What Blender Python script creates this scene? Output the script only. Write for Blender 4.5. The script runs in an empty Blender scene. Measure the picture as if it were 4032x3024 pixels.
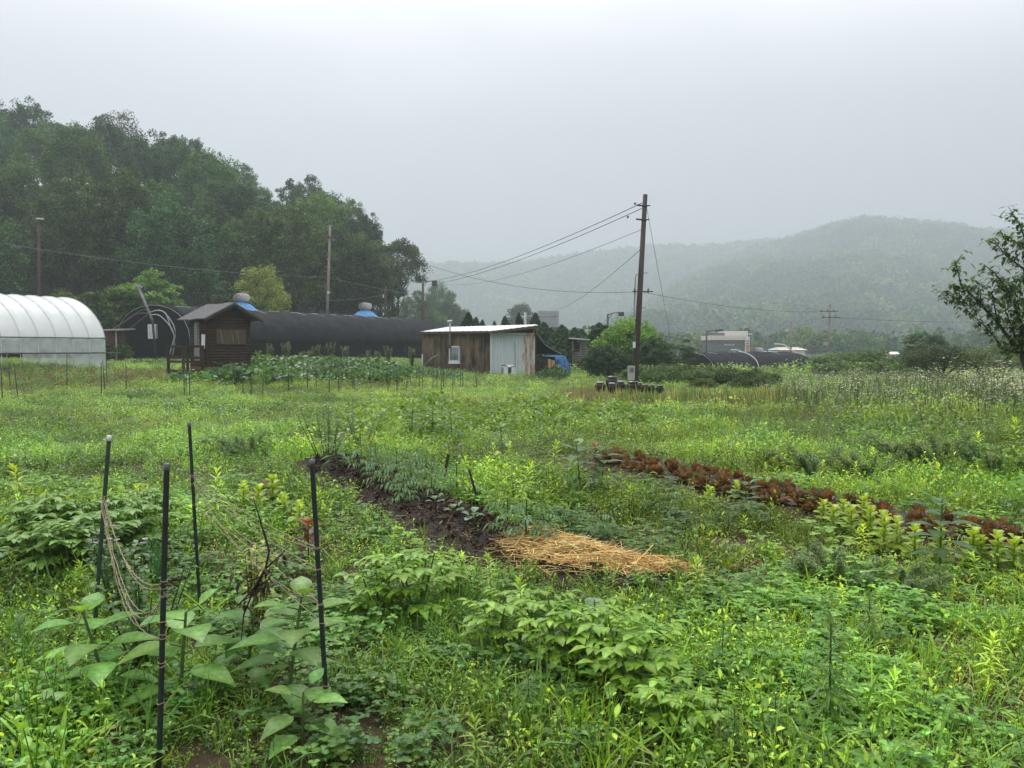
import bpy, math, random
import numpy as np
from mathutils import Vector, Matrix
R = math.radians
sc = bpy.context.scene
COL = sc.collection

# ---------------------------------------------------------------- camera
EYE = 1.62
F, CX, CY, HOR = 3200.0, 2016.0, 1512.0, 1370.0
PITCH = math.atan((CY - HOR) / F)
cam_d = bpy.data.cameras.new('camera')
cam_d.sensor_width = 36.0
cam_d.lens = 36.0 * F / 4032.0
cam_d.clip_start = 0.05
cam_d.clip_end = 6000
cam = bpy.data.objects.new('camera', cam_d)
cam.location = (0, 0, EYE)
cam.rotation_euler = (R(90) - PITCH, 0, 0)
COL.objects.link(cam)
sc.camera = cam

# ---------------------------------------------------------------- world, overcast
W = bpy.data.worlds.new('World'); sc.world = W; W.use_nodes = True
nt = W.node_tree; nt.nodes.clear()
def wn(t): return nt.nodes.new(t)
out = wn('ShaderNodeOutputWorld'); bg = wn('ShaderNodeBackground'); bg.inputs[1].default_value = 1.0
sky = wn('ShaderNodeTexSky'); sky.sky_type = 'NISHITA'; sky.sun_disc = False
sky.sun_elevation = R(58); sky.sun_rotation = R(-20); sky.air_density = 1.5; sky.dust_density = 4.0
tc = wn('ShaderNodeTexCoord'); sep = wn('ShaderNodeSeparateXYZ'); ramp = wn('ShaderNodeValToRGB')
nt.links.new(tc.outputs['Generated'], sep.inputs[0])
nz = wn('ShaderNodeTexNoise'); nz.inputs['Scale'].default_value = 1.6; nz.inputs['Detail'].default_value = 4
mp = wn('ShaderNodeMapping'); mp.inputs['Scale'].default_value = (1, 1, 3.0)
nt.links.new(tc.outputs['Generated'], mp.inputs[0]); nt.links.new(mp.outputs[0], nz.inputs['Vector'])
ma = wn('ShaderNodeMath'); ma.operation = 'MULTIPLY_ADD'; ma.inputs[1].default_value = 0.16; ma.inputs[2].default_value = -0.08
nt.links.new(nz.outputs[0], ma.inputs[0])
ad = wn('ShaderNodeMath'); ad.operation = 'ADD'
nt.links.new(sep.outputs[2], ad.inputs[0]); nt.links.new(ma.outputs[0], ad.inputs[1])
nt.links.new(ad.outputs[0], ramp.inputs[0])
cr = ramp.color_ramp
cr.interpolation = 'B_SPLINE'
stops = [(0.0, (.43, .435, .47)), (0.10, (.425, .43, .475)), (0.22, (.40, .40, .45)), (0.32, (.53, .53, .565)),
         (0.44, (.90, .90, .92)), (0.62, (4.2, 4.2, 4.2)), (1.0, (7.2, 7.1, 6.9))]
while len(cr.elements) < len(stops): cr.elements.new(0.5)
for e, (p, c) in zip(cr.elements, stops):
    e.position = p; e.color = (*c, 1)
vs = wn('ShaderNodeVectorMath'); vs.operation = 'SCALE'; vs.inputs['Scale'].default_value = 0.10
nt.links.new(sky.outputs[0], vs.inputs[0])
mx = wn('ShaderNodeMix'); mx.data_type = 'RGBA'; mx.inputs[0].default_value = 0.93
nt.links.new(vs.outputs[0], mx.inputs[6]); nt.links.new(ramp.outputs[0], mx.inputs[7])
nt.links.new(mx.outputs[2], bg.inputs[0]); nt.links.new(bg.outputs[0], out.inputs[0])

sun_d = bpy.data.lights.new('sun', 'SUN'); sun_d.energy = 1.5; sun_d.angle = R(30); sun_d.color = (1.0, .97, .92)
sun = bpy.data.objects.new('sun', sun_d); COL.objects.link(sun)
sun.rotation_euler = (R(32), 0, R(200)); sun.location = (0, 0, 60)

sc.view_settings.view_transform = 'Standard'; sc.view_settings.look = 'None'
sc.view_settings.gamma = 1.0; sc.view_settings.exposure = 0.74
cy = sc.cycles
cy.max_bounces = 6; cy.diffuse_bounces = 2; cy.glossy_bounces = 2; cy.transmission_bounces = 4
cy.volume_bounces = 2; cy.transparent_max_bounces = 12
cy.use_denoising = True
try: cy.denoiser = 'OPENIMAGEDENOISE'
except Exception: pass
cy.sample_clamp_indirect = 4.0
HAZE = 0.00115

# ---------------------------------------------------------------- helpers
def tag(o, label=None, cat=None, group=None, kind=None):
    if label: o['label'] = label
    if cat: o['category'] = cat
    if group: o['group'] = group
    if kind: o['kind'] = kind
    return o
def thing(name, label, cat, loc=(0, 0, 0), rz=0.0, group=None):
    o = bpy.data.objects.new(name, None); COL.objects.link(o)
    o.location = loc; o.rotation_euler = (0, 0, rz); o.empty_display_size = .2
    return tag(o, label, cat, group)
def kids(o): return [c for c in COL.objects if c.parent == o]
def dup(root, loc, rz=0.0, scale=None, label=None, group=None, parts=None):
    r = root.copy(); COL.objects.link(r); r.location = loc; r.rotation_euler = (0, 0, rz)
    if scale is not None: r.scale = scale if hasattr(scale, '__len__') else (scale,) * 3
    if label: r['label'] = label
    if group: r['group'] = group
    for ch, subs in (parts if parts is not None else tree_of(root)):
        c = ch.copy(); COL.objects.link(c); c.parent = r
        for g in subs:
            d = g.copy(); COL.objects.link(d); d.parent = c
    return r
def tree_of(root): return [(c, kids(c)) for c in kids(root)]
def smooth(a, b, x):
    t = np.clip((np.asarray(x, float) - a) / (b - a), 0, 1); return t * t * (3 - 2 * t)
def ray(px, py):
    x = (px - CX) / F; yc = -(py - CY) / F
    return (x, math.cos(PITCH) + yc * math.sin(PITCH), -math.sin(PITCH) + yc * math.cos(PITCH))
def at(px, py, Y):
    d = ray(px, py); t = Y / d[1]
    return Vector((d[0] * t, Y, EYE + d[2] * t))
def xz(px, py, Y): v = at(px, py, Y); return v.x, v.z

class Noise2:
    def __init__(s, seed, n=64):
        s.g = np.random.RandomState(seed).rand(n, n); s.n = n
    def _s(s, x, y):
        xi = np.floor(x).astype(int); yi = np.floor(y).astype(int); fx = x - xi; fy = y - yi
        fx = fx * fx * (3 - 2 * fx); fy = fy * fy * (3 - 2 * fy); n = s.n; g = s.g
        a = g[xi % n, yi % n]; b = g[(xi + 1) % n, yi % n]; c = g[xi % n, (yi + 1) % n]; d = g[(xi + 1) % n, (yi + 1) % n]
        return (a * (1 - fx) + b * fx) * (1 - fy) + (c * (1 - fx) + d * fx) * fy
    def __call__(s, x, y, scale=1.0, oct=3):
        x = np.asarray(x, float) / scale + 100.3; y = np.asarray(y, float) / scale + 57.7; v = 0; a = .5; t = 0
        for _ in range(oct):
            v = v + a * s._s(x, y); t += a; a *= .5; x = x * 2.03 + 3.1; y = y * 2.03 + 7.7
        return v / t
NA, NB, NC_, ND, NE = (Noise2(i) for i in (11, 22, 33, 44, 55))

# ground level: a low terrace on the left behind the plots, a drop on the right far side
def bedaxis(x, y, pts):
    best = 1e9 * np.ones_like(np.asarray(x, float))
    for (x0, y0), (x1, y1) in zip(pts[:-1], pts[1:]):
        dx, dy = x1 - x0, y1 - y0; L2 = dx * dx + dy * dy
        t = np.clip(((x - x0) * dx + (y - y0) * dy) / L2, 0, 1)
        best = np.minimum(best, np.hypot(x - x0 - t * dx, y - y0 - t * dy))
    return best
SOIL = [(-2.5, 11.3), (-1.8, 9.75), (-1.05, 8.3), (-.35, 7.0), (.32, 6.05), (.75, 5.6)]
LETT = [(1.40, 11.3), (2.05, 9.6), (2.58, 8.4), (3.05, 7.55), (3.55, 6.7), (3.93, 6.15), (4.3, 5.7)]
def gh(x, y):
    x = np.asarray(x, float); y = np.asarray(y, float)
    h = 0.65 * smooth(27, 41, y) * smooth(-1.5, -9, x)
    h = h - 1.8 * smooth(48, 76, y) * smooth(4, 14, x)
    near = smooth(60, 30, y)
    h = h + near * 0.10 * (NA(x, y, 2.6, 3) - .5)
    h = h + 0.10 * smooth(.65, .2, bedaxis(x, y, SOIL)) + 0.10 * smooth(.55, .25, bedaxis(x, y, LETT))
    return h
def ghf(x, y): return float(gh(x, y))
def gpt(px, py):   # point where the line of sight meets the garden
    d = ray(px, py); t = EYE / -d[2]
    for _ in range(6): t = (EYE - ghf(d[0] * t, d[1] * t)) / -d[2]
    return d[0] * t, d[1] * t

# mesh builder: quads and n-gons
class MB:
    def __init__(s): s.v = []; s.f = []; s.sm = []
    def add(s, v, f, smooth=False):
        n = len(s.v); s.v += [tuple(p) for p in v]; s.f += [tuple(i + n for i in q) for q in f]; s.sm += [smooth] * len(f); return s
    def box(s, c, d, rz=0, rx=0, ry=0):
        m = Matrix.Translation(c) @ Matrix.Rotation(rz, 4, 'Z') @ Matrix.Rotation(ry, 4, 'Y') @ Matrix.Rotation(rx, 4, 'X')
        p = [m @ Vector((a * d[0] / 2, b * d[1] / 2, e * d[2] / 2)) for e in (-1, 1) for a, b in ((-1, -1), (1, -1), (1, 1), (-1, 1))]
        return s.add(p, [(3, 2, 1, 0), (4, 5, 6, 7), (0, 1, 5, 4), (1, 2, 6, 5), (2, 3, 7, 6), (3, 0, 4, 7)])
    def beam(s, a, b, w, h=None):
        a = Vector(a); b = Vector(b); h = h or w; z = (b - a).normalized()
        u = z.cross(Vector((0, 0, 1)));  u = Vector((1, 0, 0)) if u.length < 1e-3 else u.normalized(); v = u.cross(z)
        p = [q + u * i * w / 2 + v * j * h / 2 for q in (a, b) for i, j in ((-1, -1), (1, -1), (1, 1), (-1, 1))]
        return s.add(p, [(3, 2, 1, 0), (4, 5, 6, 7), (0, 1, 5, 4), (1, 2, 6, 5), (2, 3, 7, 6), (3, 0, 4, 7)])
    def tube(s, pts, r, n=8, cap=True):
        pts = [Vector(p) for p in pts]; m = len(pts); rr = r if hasattr(r, '__len__') else [r] * m
        vs = []; ref = None
        for i, p in enumerate(pts):
            t = (pts[min(i + 1, m - 1)] - pts[max(i - 1, 0)])
            t = t.normalized() if t.length > 1e-9 else Vector((0, 0, 1))
            if ref is None: ref = Vector((1, 0, 0)) if abs(t.z) > .8 else Vector((0, 0, 1))
            u = t.cross(ref); u = t.cross(Vector((0, 1, 0))) if u.length < 1e-4 else u
            u.normalize(); w = u.cross(t); ref = w.cross(t) * 0 + ref
            for k in range(n):
                a = 2 * math.pi * k / n; vs.append(p + (u * math.cos(a) + w * math.sin(a)) * rr[i])
        f = [(i * n + k, i * n + (k + 1) % n, (i + 1) * n + (k + 1) % n, (i + 1) * n + k) for i in range(m - 1) for k in range(n)]
        s.add(vs, f, True)
        if cap:
            k0 = len(s.v) - m * n
            s.f += [tuple(k0 + k for k in reversed(range(n))), tuple(k0 + (m - 1) * n + k for k in range(n))]; s.sm += [False, False]
        return s
    def lathe(s, prof, n=20, c=(0, 0, 0), smooth=True):
        vs = [(c[0] + r * math.cos(2 * math.pi * k / n), c[1] + r * math.sin(2 * math.pi * k / n), c[2] + z) for r, z in prof for k in range(n)]
        f = [(i * n + k, i * n + (k + 1) % n, (i + 1) * n + (k + 1) % n, (i + 1) * n + k) for i in range(len(prof) - 1) for k in range(n)]
        return s.add(vs, f, smooth)
    def sheet(s, grid, th=None, smooth=True):   # grid[i][j] points, optional thickness downwards along the normal
        n = len(grid); m = len(grid[0]); vs = [Vector(p) for row in grid for p in row]
        f = [(i * m + j, i * m + j + 1, (i + 1) * m + j + 1, (i + 1) * m + j) for i in range(n - 1) for j in range(m - 1)]
        s.add(vs, f, smooth)
        if th:
            nn = (vs[1] - vs[0]).cross(vs[m] - vs[0]).normalized() * th
            k = len(s.v) - n * m; s.v += [tuple(p - nn) for p in vs]; N = n * m
            s.f += [tuple(k + N + q for q in reversed(t)) for t in f]; s.sm += [smooth] * len(f)
            edge = [j for j in range(m)] + [i * m + m - 1 for i in range(1, n)] + [(n - 1) * m + j for j in range(m - 2, -1, -1)] + [i * m for i in range(n - 2, 0, -1)]
            for a, b in zip(edge, edge[1:] + edge[:1]):
                s.f.append((k + b, k + a, k + a + N, k + b + N)); s.sm.append(False)
        return s
    def obj(s, name, m, parent=None, loc=(0, 0, 0)):
        me = bpy.data.meshes.new(name); me.from_pydata(s.v, [], s.f); me.polygons.foreach_set('use_smooth', s.sm)
        me.materials.append(m); me.update()
        o = bpy.data.objects.new(name, me); COL.objects.link(o); o.location = loc
        if parent is not None: o.parent = parent
        return o

# ---------------------------------------------------------------- materials
_mats = {}
def mat(name, c1, c2=None, rough=.8, scale=3.0, stretch=(1, 1, 1), bump=0.0, metal=0.0, spec=.4, contrast=(.35, .65), bscale=None):
    if name in _mats: return _mats[name]
    m = bpy.data.materials.new(name); m.use_nodes = True; t = m.node_tree; p = t.nodes['Principled BSDF']
    p.inputs['Roughness'].default_value = rough; p.inputs['Metallic'].default_value = metal
    p.inputs['Specular IOR Level'].default_value = spec; p.inputs['Base Color'].default_value = (*c1, 1)
    tcn = t.nodes.new('ShaderNodeTexCoord'); mpn = t.nodes.new('ShaderNodeMapping'); mpn.inputs['Scale'].default_value = stretch
    t.links.new(tcn.outputs['Object'], mpn.inputs[0])
    if c2:
        n = t.nodes.new('ShaderNodeTexNoise'); n.inputs['Scale'].default_value = scale; n.inputs['Detail'].default_value = 6; n.inputs['Roughness'].default_value = .65
        r = t.nodes.new('ShaderNodeValToRGB'); r.color_ramp.elements[0].position = contrast[0]; r.color_ramp.elements[1].position = contrast[1]
        r.color_ramp.elements[0].color = (*c1, 1); r.color_ramp.elements[1].color = (*c2, 1)
        t.links.new(mpn.outputs[0], n.inputs['Vector']); t.links.new(n.outputs[0], r.inputs[0]); t.links.new(r.outputs[0], p.inputs['Base Color'])
    if bump:
        n2 = t.nodes.new('ShaderNodeTexNoise'); n2.inputs['Scale'].default_value = bscale or scale * 4; n2.inputs['Detail'].default_value = 5
        b = t.nodes.new('ShaderNodeBump'); b.inputs['Strength'].default_value = bump; b.inputs['Distance'].default_value = .05
        t.links.new(mpn.outputs[0], n2.inputs['Vector']); t.links.new(n2.outputs[0], b.inputs['Height']); t.links.new(b.outputs[0], p.inputs['Normal'])
    _mats[name] = m; return m
def leafmat(name, transl=.35, rough=.42, spec=.45, mott=45.0):
    m = bpy.data.materials.new(name); m.use_nodes = True; t = m.node_tree; p = t.nodes['Principled BSDF']
    a = t.nodes.new('ShaderNodeAttribute'); a.attribute_name = 'tint'
    p.inputs['Roughness'].default_value = rough; p.inputs['Specular IOR Level'].default_value = spec
    tcn = t.nodes.new('ShaderNodeTexCoord'); nn = t.nodes.new('ShaderNodeTexNoise'); nn.inputs['Scale'].default_value = mott; nn.inputs['Detail'].default_value = 3; t.links.new(tcn.outputs['Object'], nn.inputs['Vector'])
    mr = t.nodes.new('ShaderNodeMapRange'); mr.inputs[1].default_value = .25; mr.inputs[2].default_value = .75; mr.inputs[3].default_value = .68; mr.inputs[4].default_value = 1.32; t.links.new(nn.outputs[0], mr.inputs[0])
    a0 = a; a = t.nodes.new('ShaderNodeVectorMath'); a.operation = 'SCALE'; t.links.new(a0.outputs['Color'], a.inputs[0]); t.links.new(mr.outputs[0], a.inputs['Scale'])
    t.links.new(a.outputs[0], p.inputs['Base Color'])
    bb = t.nodes.new('ShaderNodeBump'); bb.inputs['Strength'].default_value = .25; bb.inputs['Distance'].default_value = .01; t.links.new(nn.outputs[0], bb.inputs['Height']); t.links.new(bb.outputs[0], p.inputs['Normal'])
    tr = t.nodes.new('ShaderNodeBsdfTranslucent')
    ml = t.nodes.new('ShaderNodeMix'); ml.data_type = 'RGBA'; ml.blend_type = 'MULTIPLY'; ml.inputs[0].default_value = 1; ml.inputs[7].default_value = (1.5, 1.35, .5, 1)
    t.links.new(a.outputs[0], ml.inputs[6]); t.links.new(ml.outputs[2], tr.inputs[0])
    ms = t.nodes.new('ShaderNodeMixShader'); ms.inputs[0].default_value = transl
    t.links.new(p.outputs[0], ms.inputs[1]); t.links.new(tr.outputs[0], ms.inputs[2]); t.links.new(ms.outputs[0], t.nodes['Material Output'].inputs[0])
    return m
M_LEAF = leafmat('leaf_wet', .34, .35, .32)
M_CROWN = leafmat('tree_leaf', .25, .6, .15, 1.6)
M_DRY = leafmat('dry_leaf', .15, .7, .2)
M_BARK = mat('bark', (.035, .028, .022), (.09, .075, .06), .9, 6, (1, 1, .3), .6)
M_STEM = mat('green_stem', (.06, .11, .03), (.10, .15, .05), .6, 8)

# ---------------------------------------------------------------- foliage arrays (quads only)
class Q:
    """vertices, quads and a colour per vertex, all numpy"""
    def __init__(s): s.v = []; s.f = []; s.c = []; s.n = 0
    def add(s, v, f, c):
        if len(v) == 0: return s
        s.v.append(np.asarray(v, np.float32)); s.f.append(np.asarray(f, np.int64) + s.n); s.c.append(np.asarray(c, np.float32)); s.n += len(v); return s
    def arr(s): return np.concatenate(s.v), np.concatenate(s.f), np.concatenate(s.c)
    def tube(s, pts, r, col, n=5):
        b = MB().tube(pts, r, n, cap=False); return s.add(b.v, b.f, np.tile(col, (len(b.v), 1)))
    def obj(s, name, m, parent=None, loc=(0, 0, 0)):
        v, f, c = s.arr(); me = bpy.data.meshes.new(name); N = len(f)
        me.vertices.add(len(v)); me.vertices.foreach_set('co', v.ravel())
        me.loops.add(N * 4); me.loops.foreach_set('vertex_index', f.ravel().astype(np.int32))
        me.polygons.add(N); me.polygons.foreach_set('loop_start', (np.arange(N) * 4).astype(np.int32))
        me.polygons.foreach_set('use_smooth', np.ones(N, bool))
        at_ = me.color_attributes.new('tint', 'FLOAT_COLOR', 'POINT')
        cc = np.ones((len(v), 4), np.float32); cc[:, :3] = np.clip(c, 0, 1); at_.data.foreach_set('color', cc.ravel())
        me.materials.append(m); me.update(calc_edges=True)
        o = bpy.data.objects.new(name, me); COL.objects.link(o); o.location = loc
        if parent is not None: o.parent = parent
        return o
OV4 = [.10, .82, 1.0, .62, .03]; OV3 = [.12, 1.0, .8, .04]; OV2 = [.15, 1.0, .05]; LAN3 = [.25, .9, .75, .03]; BLADE3 = [.8, 1.0, .75, .06]; ROUND4 = [.25, .85, 1.0, .95, .35]
def leaves(q, P, az, el, L, Wd, droop, shape, col, fold=.25, mid=True, roll=0.0, ruffle=0.0, rng=None):
    """strips from P towards (az, el); all arguments broadcast to the number of leaves"""
    P = np.asarray(P, float).reshape(-1, 3); n = len(P)
    az, el, L, Wd, droop = (np.broadcast_to(np.asarray(a, float), (n,)) for a in (az, el, L, Wd, droop))
    roll = np.broadcast_to(np.asarray(roll, float), (n,))
    col = np.broadcast_to(np.asarray(col, float), (n, 3))
    k = len(shape); D = np.stack([np.cos(az) * np.cos(el), np.sin(az) * np.cos(el), np.sin(el)], 1)
    S = np.stack([-np.sin(az), np.cos(az), np.zeros(n)], 1); U = np.cross(D, S)
    S2 = S * np.cos(roll)[:, None] + U * np.sin(roll)[:, None]; U2 = np.cross(D, S2)
    rows = []; cols = []
    for i, w in enumerate(shape):
        t = i / (k - 1); c = P + D * (L * t)[:, None]; c[:, 2] -= droop * L * t * t
        hw = (Wd * .5 * w)[:, None]
        l = c + S2 * hw - U2 * hw * -fold; r = c - S2 * hw - U2 * hw * -fold
        if ruffle and rng is not None and 0 < i:
            l = l + rng.normal(0, 1, (n, 3)) * ruffle * L[:, None]; r = r + rng.normal(0, 1, (n, 3)) * ruffle * L[:, None]
        if mid: rows += [l, c, r]
        else: rows += [l, r]
    V = np.stack(rows, 1); m = 3 if mid else 2; nv = k * m
    cf = np.tile([.93, 1.28, .93] if mid else [1.0, 1.0], k)[None, :, None] * col[:, None, :]
    f = []
    for i in range(k - 1):
        for j in range(m - 1): f.append((i * m + j, i * m + j + 1, (i + 1) * m + j + 1, (i + 1) * m + j))
    Fc = (np.array(f)[None] + (np.arange(n) * nv)[:, None, None]).reshape(-1, 4)
    q.add(V.reshape(-1, 3), Fc, cf.reshape(-1, 3)); return q
def diamonds(q, P, size, col, rng, up=.6, aspect=.6):
    """leaf-sized rhombi at P, normals random with an upward bias"""
    n = len(P)
    if n == 0: return q
    nr = rng.normal(0, 1, (n, 3)); nr[:, 2] = np.abs(nr[:, 2]) + up; nr /= np.linalg.norm(nr, axis=1)[:, None]
    a = rng.normal(0, 1, (n, 3)); a -= nr * (a * nr).sum(1)[:, None]; a /= np.linalg.norm(a, axis=1)[:, None]; b = np.cross(nr, a)
    size = np.broadcast_to(np.asarray(size, float), (n,))[:, None]
    V = np.stack([P - a * size * .5, P + b * size * aspect * .5 + a * size * .05, P + a * size * .5, P - b * size * aspect * .5 + a * size * .05], 1)
    Fc = np.arange(n * 4).reshape(n, 4); q.add(V.reshape(-1, 3), Fc, np.repeat(np.broadcast_to(col, (n, 3)), 4, 0)); return q
def vary(base, n, rng, amt=.25, hue=.12):
    base = np.asarray(base, float); k = np.exp(rng.normal(0, amt, (n, 1))); c = base[None] * k
    h = rng.normal(0, hue, n); c[:, 0] *= 1 + h; c[:, 2] *= 1 - h * .5; return np.clip(c, .004, .9)
def scatter(q, protos, pos, rng, scale, tint=None, which=None, tilt=.12):
    """copies of small plant arrays merged into one ground-cover object"""
    n = len(pos)
    if n == 0: return
    which = rng.randint(0, len(protos), n) if which is None else which
    scale = np.broadcast_to(scale, (n,)); tint = np.ones((n, 3)) if tint is None else tint
    rz = rng.rand(n) * 2 * np.pi; tx = rng.normal(0, tilt, n); ty = rng.normal(0, tilt, n)
    for k, (v, f, c) in enumerate(protos):
        i = np.where(which == k)[0]
        if len(i) == 0: continue
        ca, sa = np.cos(rz[i])[:, None], np.sin(rz[i])[:, None]; s = scale[i][:, None]
        x, y, z = v[:, 0][None], v[:, 1][None], v[:, 2][None]
        X = (x * ca - y * sa) * s; Y = (x * sa + y * ca) * s; Z = z * s * np.ones_like(X)
        X = X + Z * tx[i][:, None]; Y = Y + Z * ty[i][:, None]
        V = np.stack([X + pos[i, 0][:, None], Y + pos[i, 1][:, None], Z + pos[i, 2][:, None]], 2)
        Fc = (f[None] + (np.arange(len(i)) * len(v))[:, None, None]).reshape(-1, 4)
        C = c[None] * tint[i][:, None, :]
        q.add(V.reshape(-1, 3), Fc, C.reshape(-1, 3))

# ================================================================ THE SETTING
# ---- garden ground, one sheet out to the far edge
def ground_mat():
    m = bpy.data.materials.new('soil_and_turf'); m.use_nodes = True; t = m.node_tree; p = t.nodes['Principled BSDF']
    p.inputs['Roughness'].default_value = .85; p.inputs['Specular IOR Level'].default_value = .2
    a = t.nodes.new('ShaderNodeAttribute'); a.attribute_name = 'tint'
    tcn = t.nodes.new('ShaderNodeTexCoord')
    n = t.nodes.new('ShaderNodeTexNoise'); n.inputs['Scale'].default_value = 9; n.inputs['Detail'].default_value = 8; n.inputs['Roughness'].default_value = .7
    r = t.nodes.new('ShaderNodeValToRGB'); r.color_ramp.elements[0].position = .3; r.color_ramp.elements[1].position = .75
    r.color_ramp.elements[0].color = (.45, .45, .45, 1); r.color_ramp.elements[1].color = (1.7, 1.6, 1.5, 1)
    ml = t.nodes.new('ShaderNodeMix'); ml.data_type = 'RGBA'; ml.blend_type = 'MULTIPLY'; ml.inputs[0].default_value = 1
    t.links.new(tcn.outputs['Object'], n.inputs['Vector']); t.links.new(n.outputs[0], r.inputs[0])
    t.links.new(a.outputs['Color'], ml.inputs[6]); t.links.new(r.outputs[0], ml.inputs[7]); t.links.new(ml.outputs[2], p.inputs['Base Color'])
    n2 = t.nodes.new('ShaderNodeTexNoise'); n2.inputs['Scale'].default_value = 28; n2.inputs['Detail'].default_value = 8
    b = t.nodes.new('ShaderNodeBump'); b.inputs['Strength'].default_value = .9; b.inputs['Distance'].default_value = .04
    t.links.new(tcn.outputs['Object'], n2.inputs['Vector']); t.links.new(n2.outputs[0], b.inputs['Height']); t.links.new(b.outputs[0], p.inputs['Normal'])
    return m
M_GROUND = ground_mat()
def grid_obj(name, xs, ys, hf, colf, m):
    X, Y = np.meshgrid(xs, ys); H = hf(X, Y); n, k = X.shape
    v = np.stack([X.ravel(), Y.ravel(), np.asarray(H).ravel()], 1)
    i = np.arange(n * k).reshape(n, k)
    f = np.stack([i[:-1, :-1], i[:-1, 1:], i[1:, 1:], i[1:, :-1]], -1).reshape(-1, 4)
    q = Q(); q.add(v, f, colf(X.ravel(), Y.ravel())); o = q.obj(name, m); tag(o, kind='structure'); return o
def gshape(x, y):
    h = gh(x, y); b = smooth(.75, .3, bedaxis(x, y, SOIL))
    return h + b * .10 * (NB(x, y, .13, 3) - .5) + .025 * smooth(20, 8, y) * (NC_(x, y, .3, 2) - .5)
def gcol(x, y):
    soil = np.array([.062, .042, .028]); turf = np.array([.07, .10, .025])
    k = smooth(7, 16, y)[:, None] * .8 + .12 * (NB(x, y, .8, 2) > .55)[:, None]
    k = k * smooth(.25, .8, bedaxis(x, y, SOIL))[:, None]
    c = soil * (1 - k) + turf * k
    wet = smooth(.62, .3, bedaxis(x, y, SOIL))[:, None]
    return c * (1 - wet) + np.array([.027, .020, .016]) * wet
xs = np.unique(np.concatenate([np.arange(-1090, -40, 30), np.arange(-40, -8, 1.2), np.arange(-8, 9, .11), np.arange(9, 40, 1.2), np.arange(40, 1590, 30)]))
ys = np.unique(np.concatenate([np.arange(-30, 1, 2), np.arange(1, 14, .10), np.arange(14, 30, .4), np.arange(30, 90, 1.2), np.arange(90, 2500, 40)]))
grid_obj('ground', xs, ys, gshape, gcol, M_GROUND)

# ---- hills
SK1 = [(-1500, 330), (-600, 360), (-200, 390), (0, 405), (60, 440), (130, 415), (230, 470), (300, 500), (380, 440), (480, 440), (560, 500), (640, 560), (700, 525), (800, 545), (870, 615),
       (940, 650), (1000, 700), (1060, 745), (1130, 700), (1200, 715), (1300, 760), (1390, 800), (1455, 850), (1475, 1000), (1640, 1040), (1665, 1180), (1700, 1260), (1760, 1300), (1900, 1370)]
def prof(P, u): return np.interp(u, [p[0] for p in P], [p[1] for p in P])
def ridge_z(P, u, RY, tree): return np.maximum(EYE + (HOR - prof(P, u)) / F * RY - tree, 0)
def hill1(x, y):
    u = CX + F * x / np.maximum(y, 1)
    us = sum(ridge_z(SK1, u + k, 125, 12.5) for k in (-120, -60, 0, 60)) / 4
    sh = 16 * smooth(700, 1500, u)
    return 0.6 + us * smooth(0, 1, (y - 66 - sh) / (62 - sh)) - 2.0 * smooth(1500, 1800, u)
def wcol(x, y):
    return np.tile([.016, .024, .010], (len(x), 1)) * (0.7 + .6 * NB(x, y, 6, 3))[:, None]
def slope_obj(name, u0, u1, nu, y0, y1, ny, hf, zoff=0):
    U, Y = np.meshgrid(np.linspace(u0, u1, nu), np.linspace(y0, y1, ny)); X = (U - CX) / F * Y
    H = hf(X, Y) + zoff; i = np.arange(nu * ny).reshape(ny, nu)
    f = np.stack([i[:-1, :-1], i[:-1, 1:], i[1:, 1:], i[1:, :-1]], -1).reshape(-1, 4)
    q = Q(); q.add(np.stack([X.ravel(), Y.ravel(), H.ravel()], 1), f, wcol(X.ravel(), Y.ravel())); o = q.obj(name, M_GROUND); tag(o, kind='structure'); return o
slope_obj('wooded_hill', -1500, 1900, 90, 62, 170, 40, hill1, -.3)
SK2 = [(2300, 1350), (2420, 1270), (2560, 1170), (2700, 1080), (2830, 1012), (2950, 966), (3020, 948), (3140, 919), (3282, 884), (3330, 872), (3420, 876), (3532, 884), (3710, 902), (3865, 930), (4032, 935), (4500, 960), (5200, 1050)]
SK3 = [(1200, 1120), (1500, 1060), (1700, 1030), (2000, 1035), (2300, 995), (2560, 966), (2800, 962), (3000, 945), (3600, 960)]
def hill2(x, y):
    u = CX + F * x / np.maximum(y, 1); b = (NC_(x, y, 220, 3) - .5) * 85 * smooth(540, 850, y) * smooth(1340, 1060, y)
    return -1.9 + (ridge_z(SK2, u, 1330, 29) + b * smooth(2500, 2900, u)) * smooth(440, 1330, y)
def hill3(x, y):
    u = CX + F * x / np.maximum(y, 1)
    return -1.9 + ridge_z(SK3, u, 1680, 28) * smooth(900, 1680, y)
slope_obj('hill', 2250, 4800, 80, 430, 1480, 50, hill2)
slope_obj('far_hill', 1100, 3200, 60, 880, 1850, 30, hill3)

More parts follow.
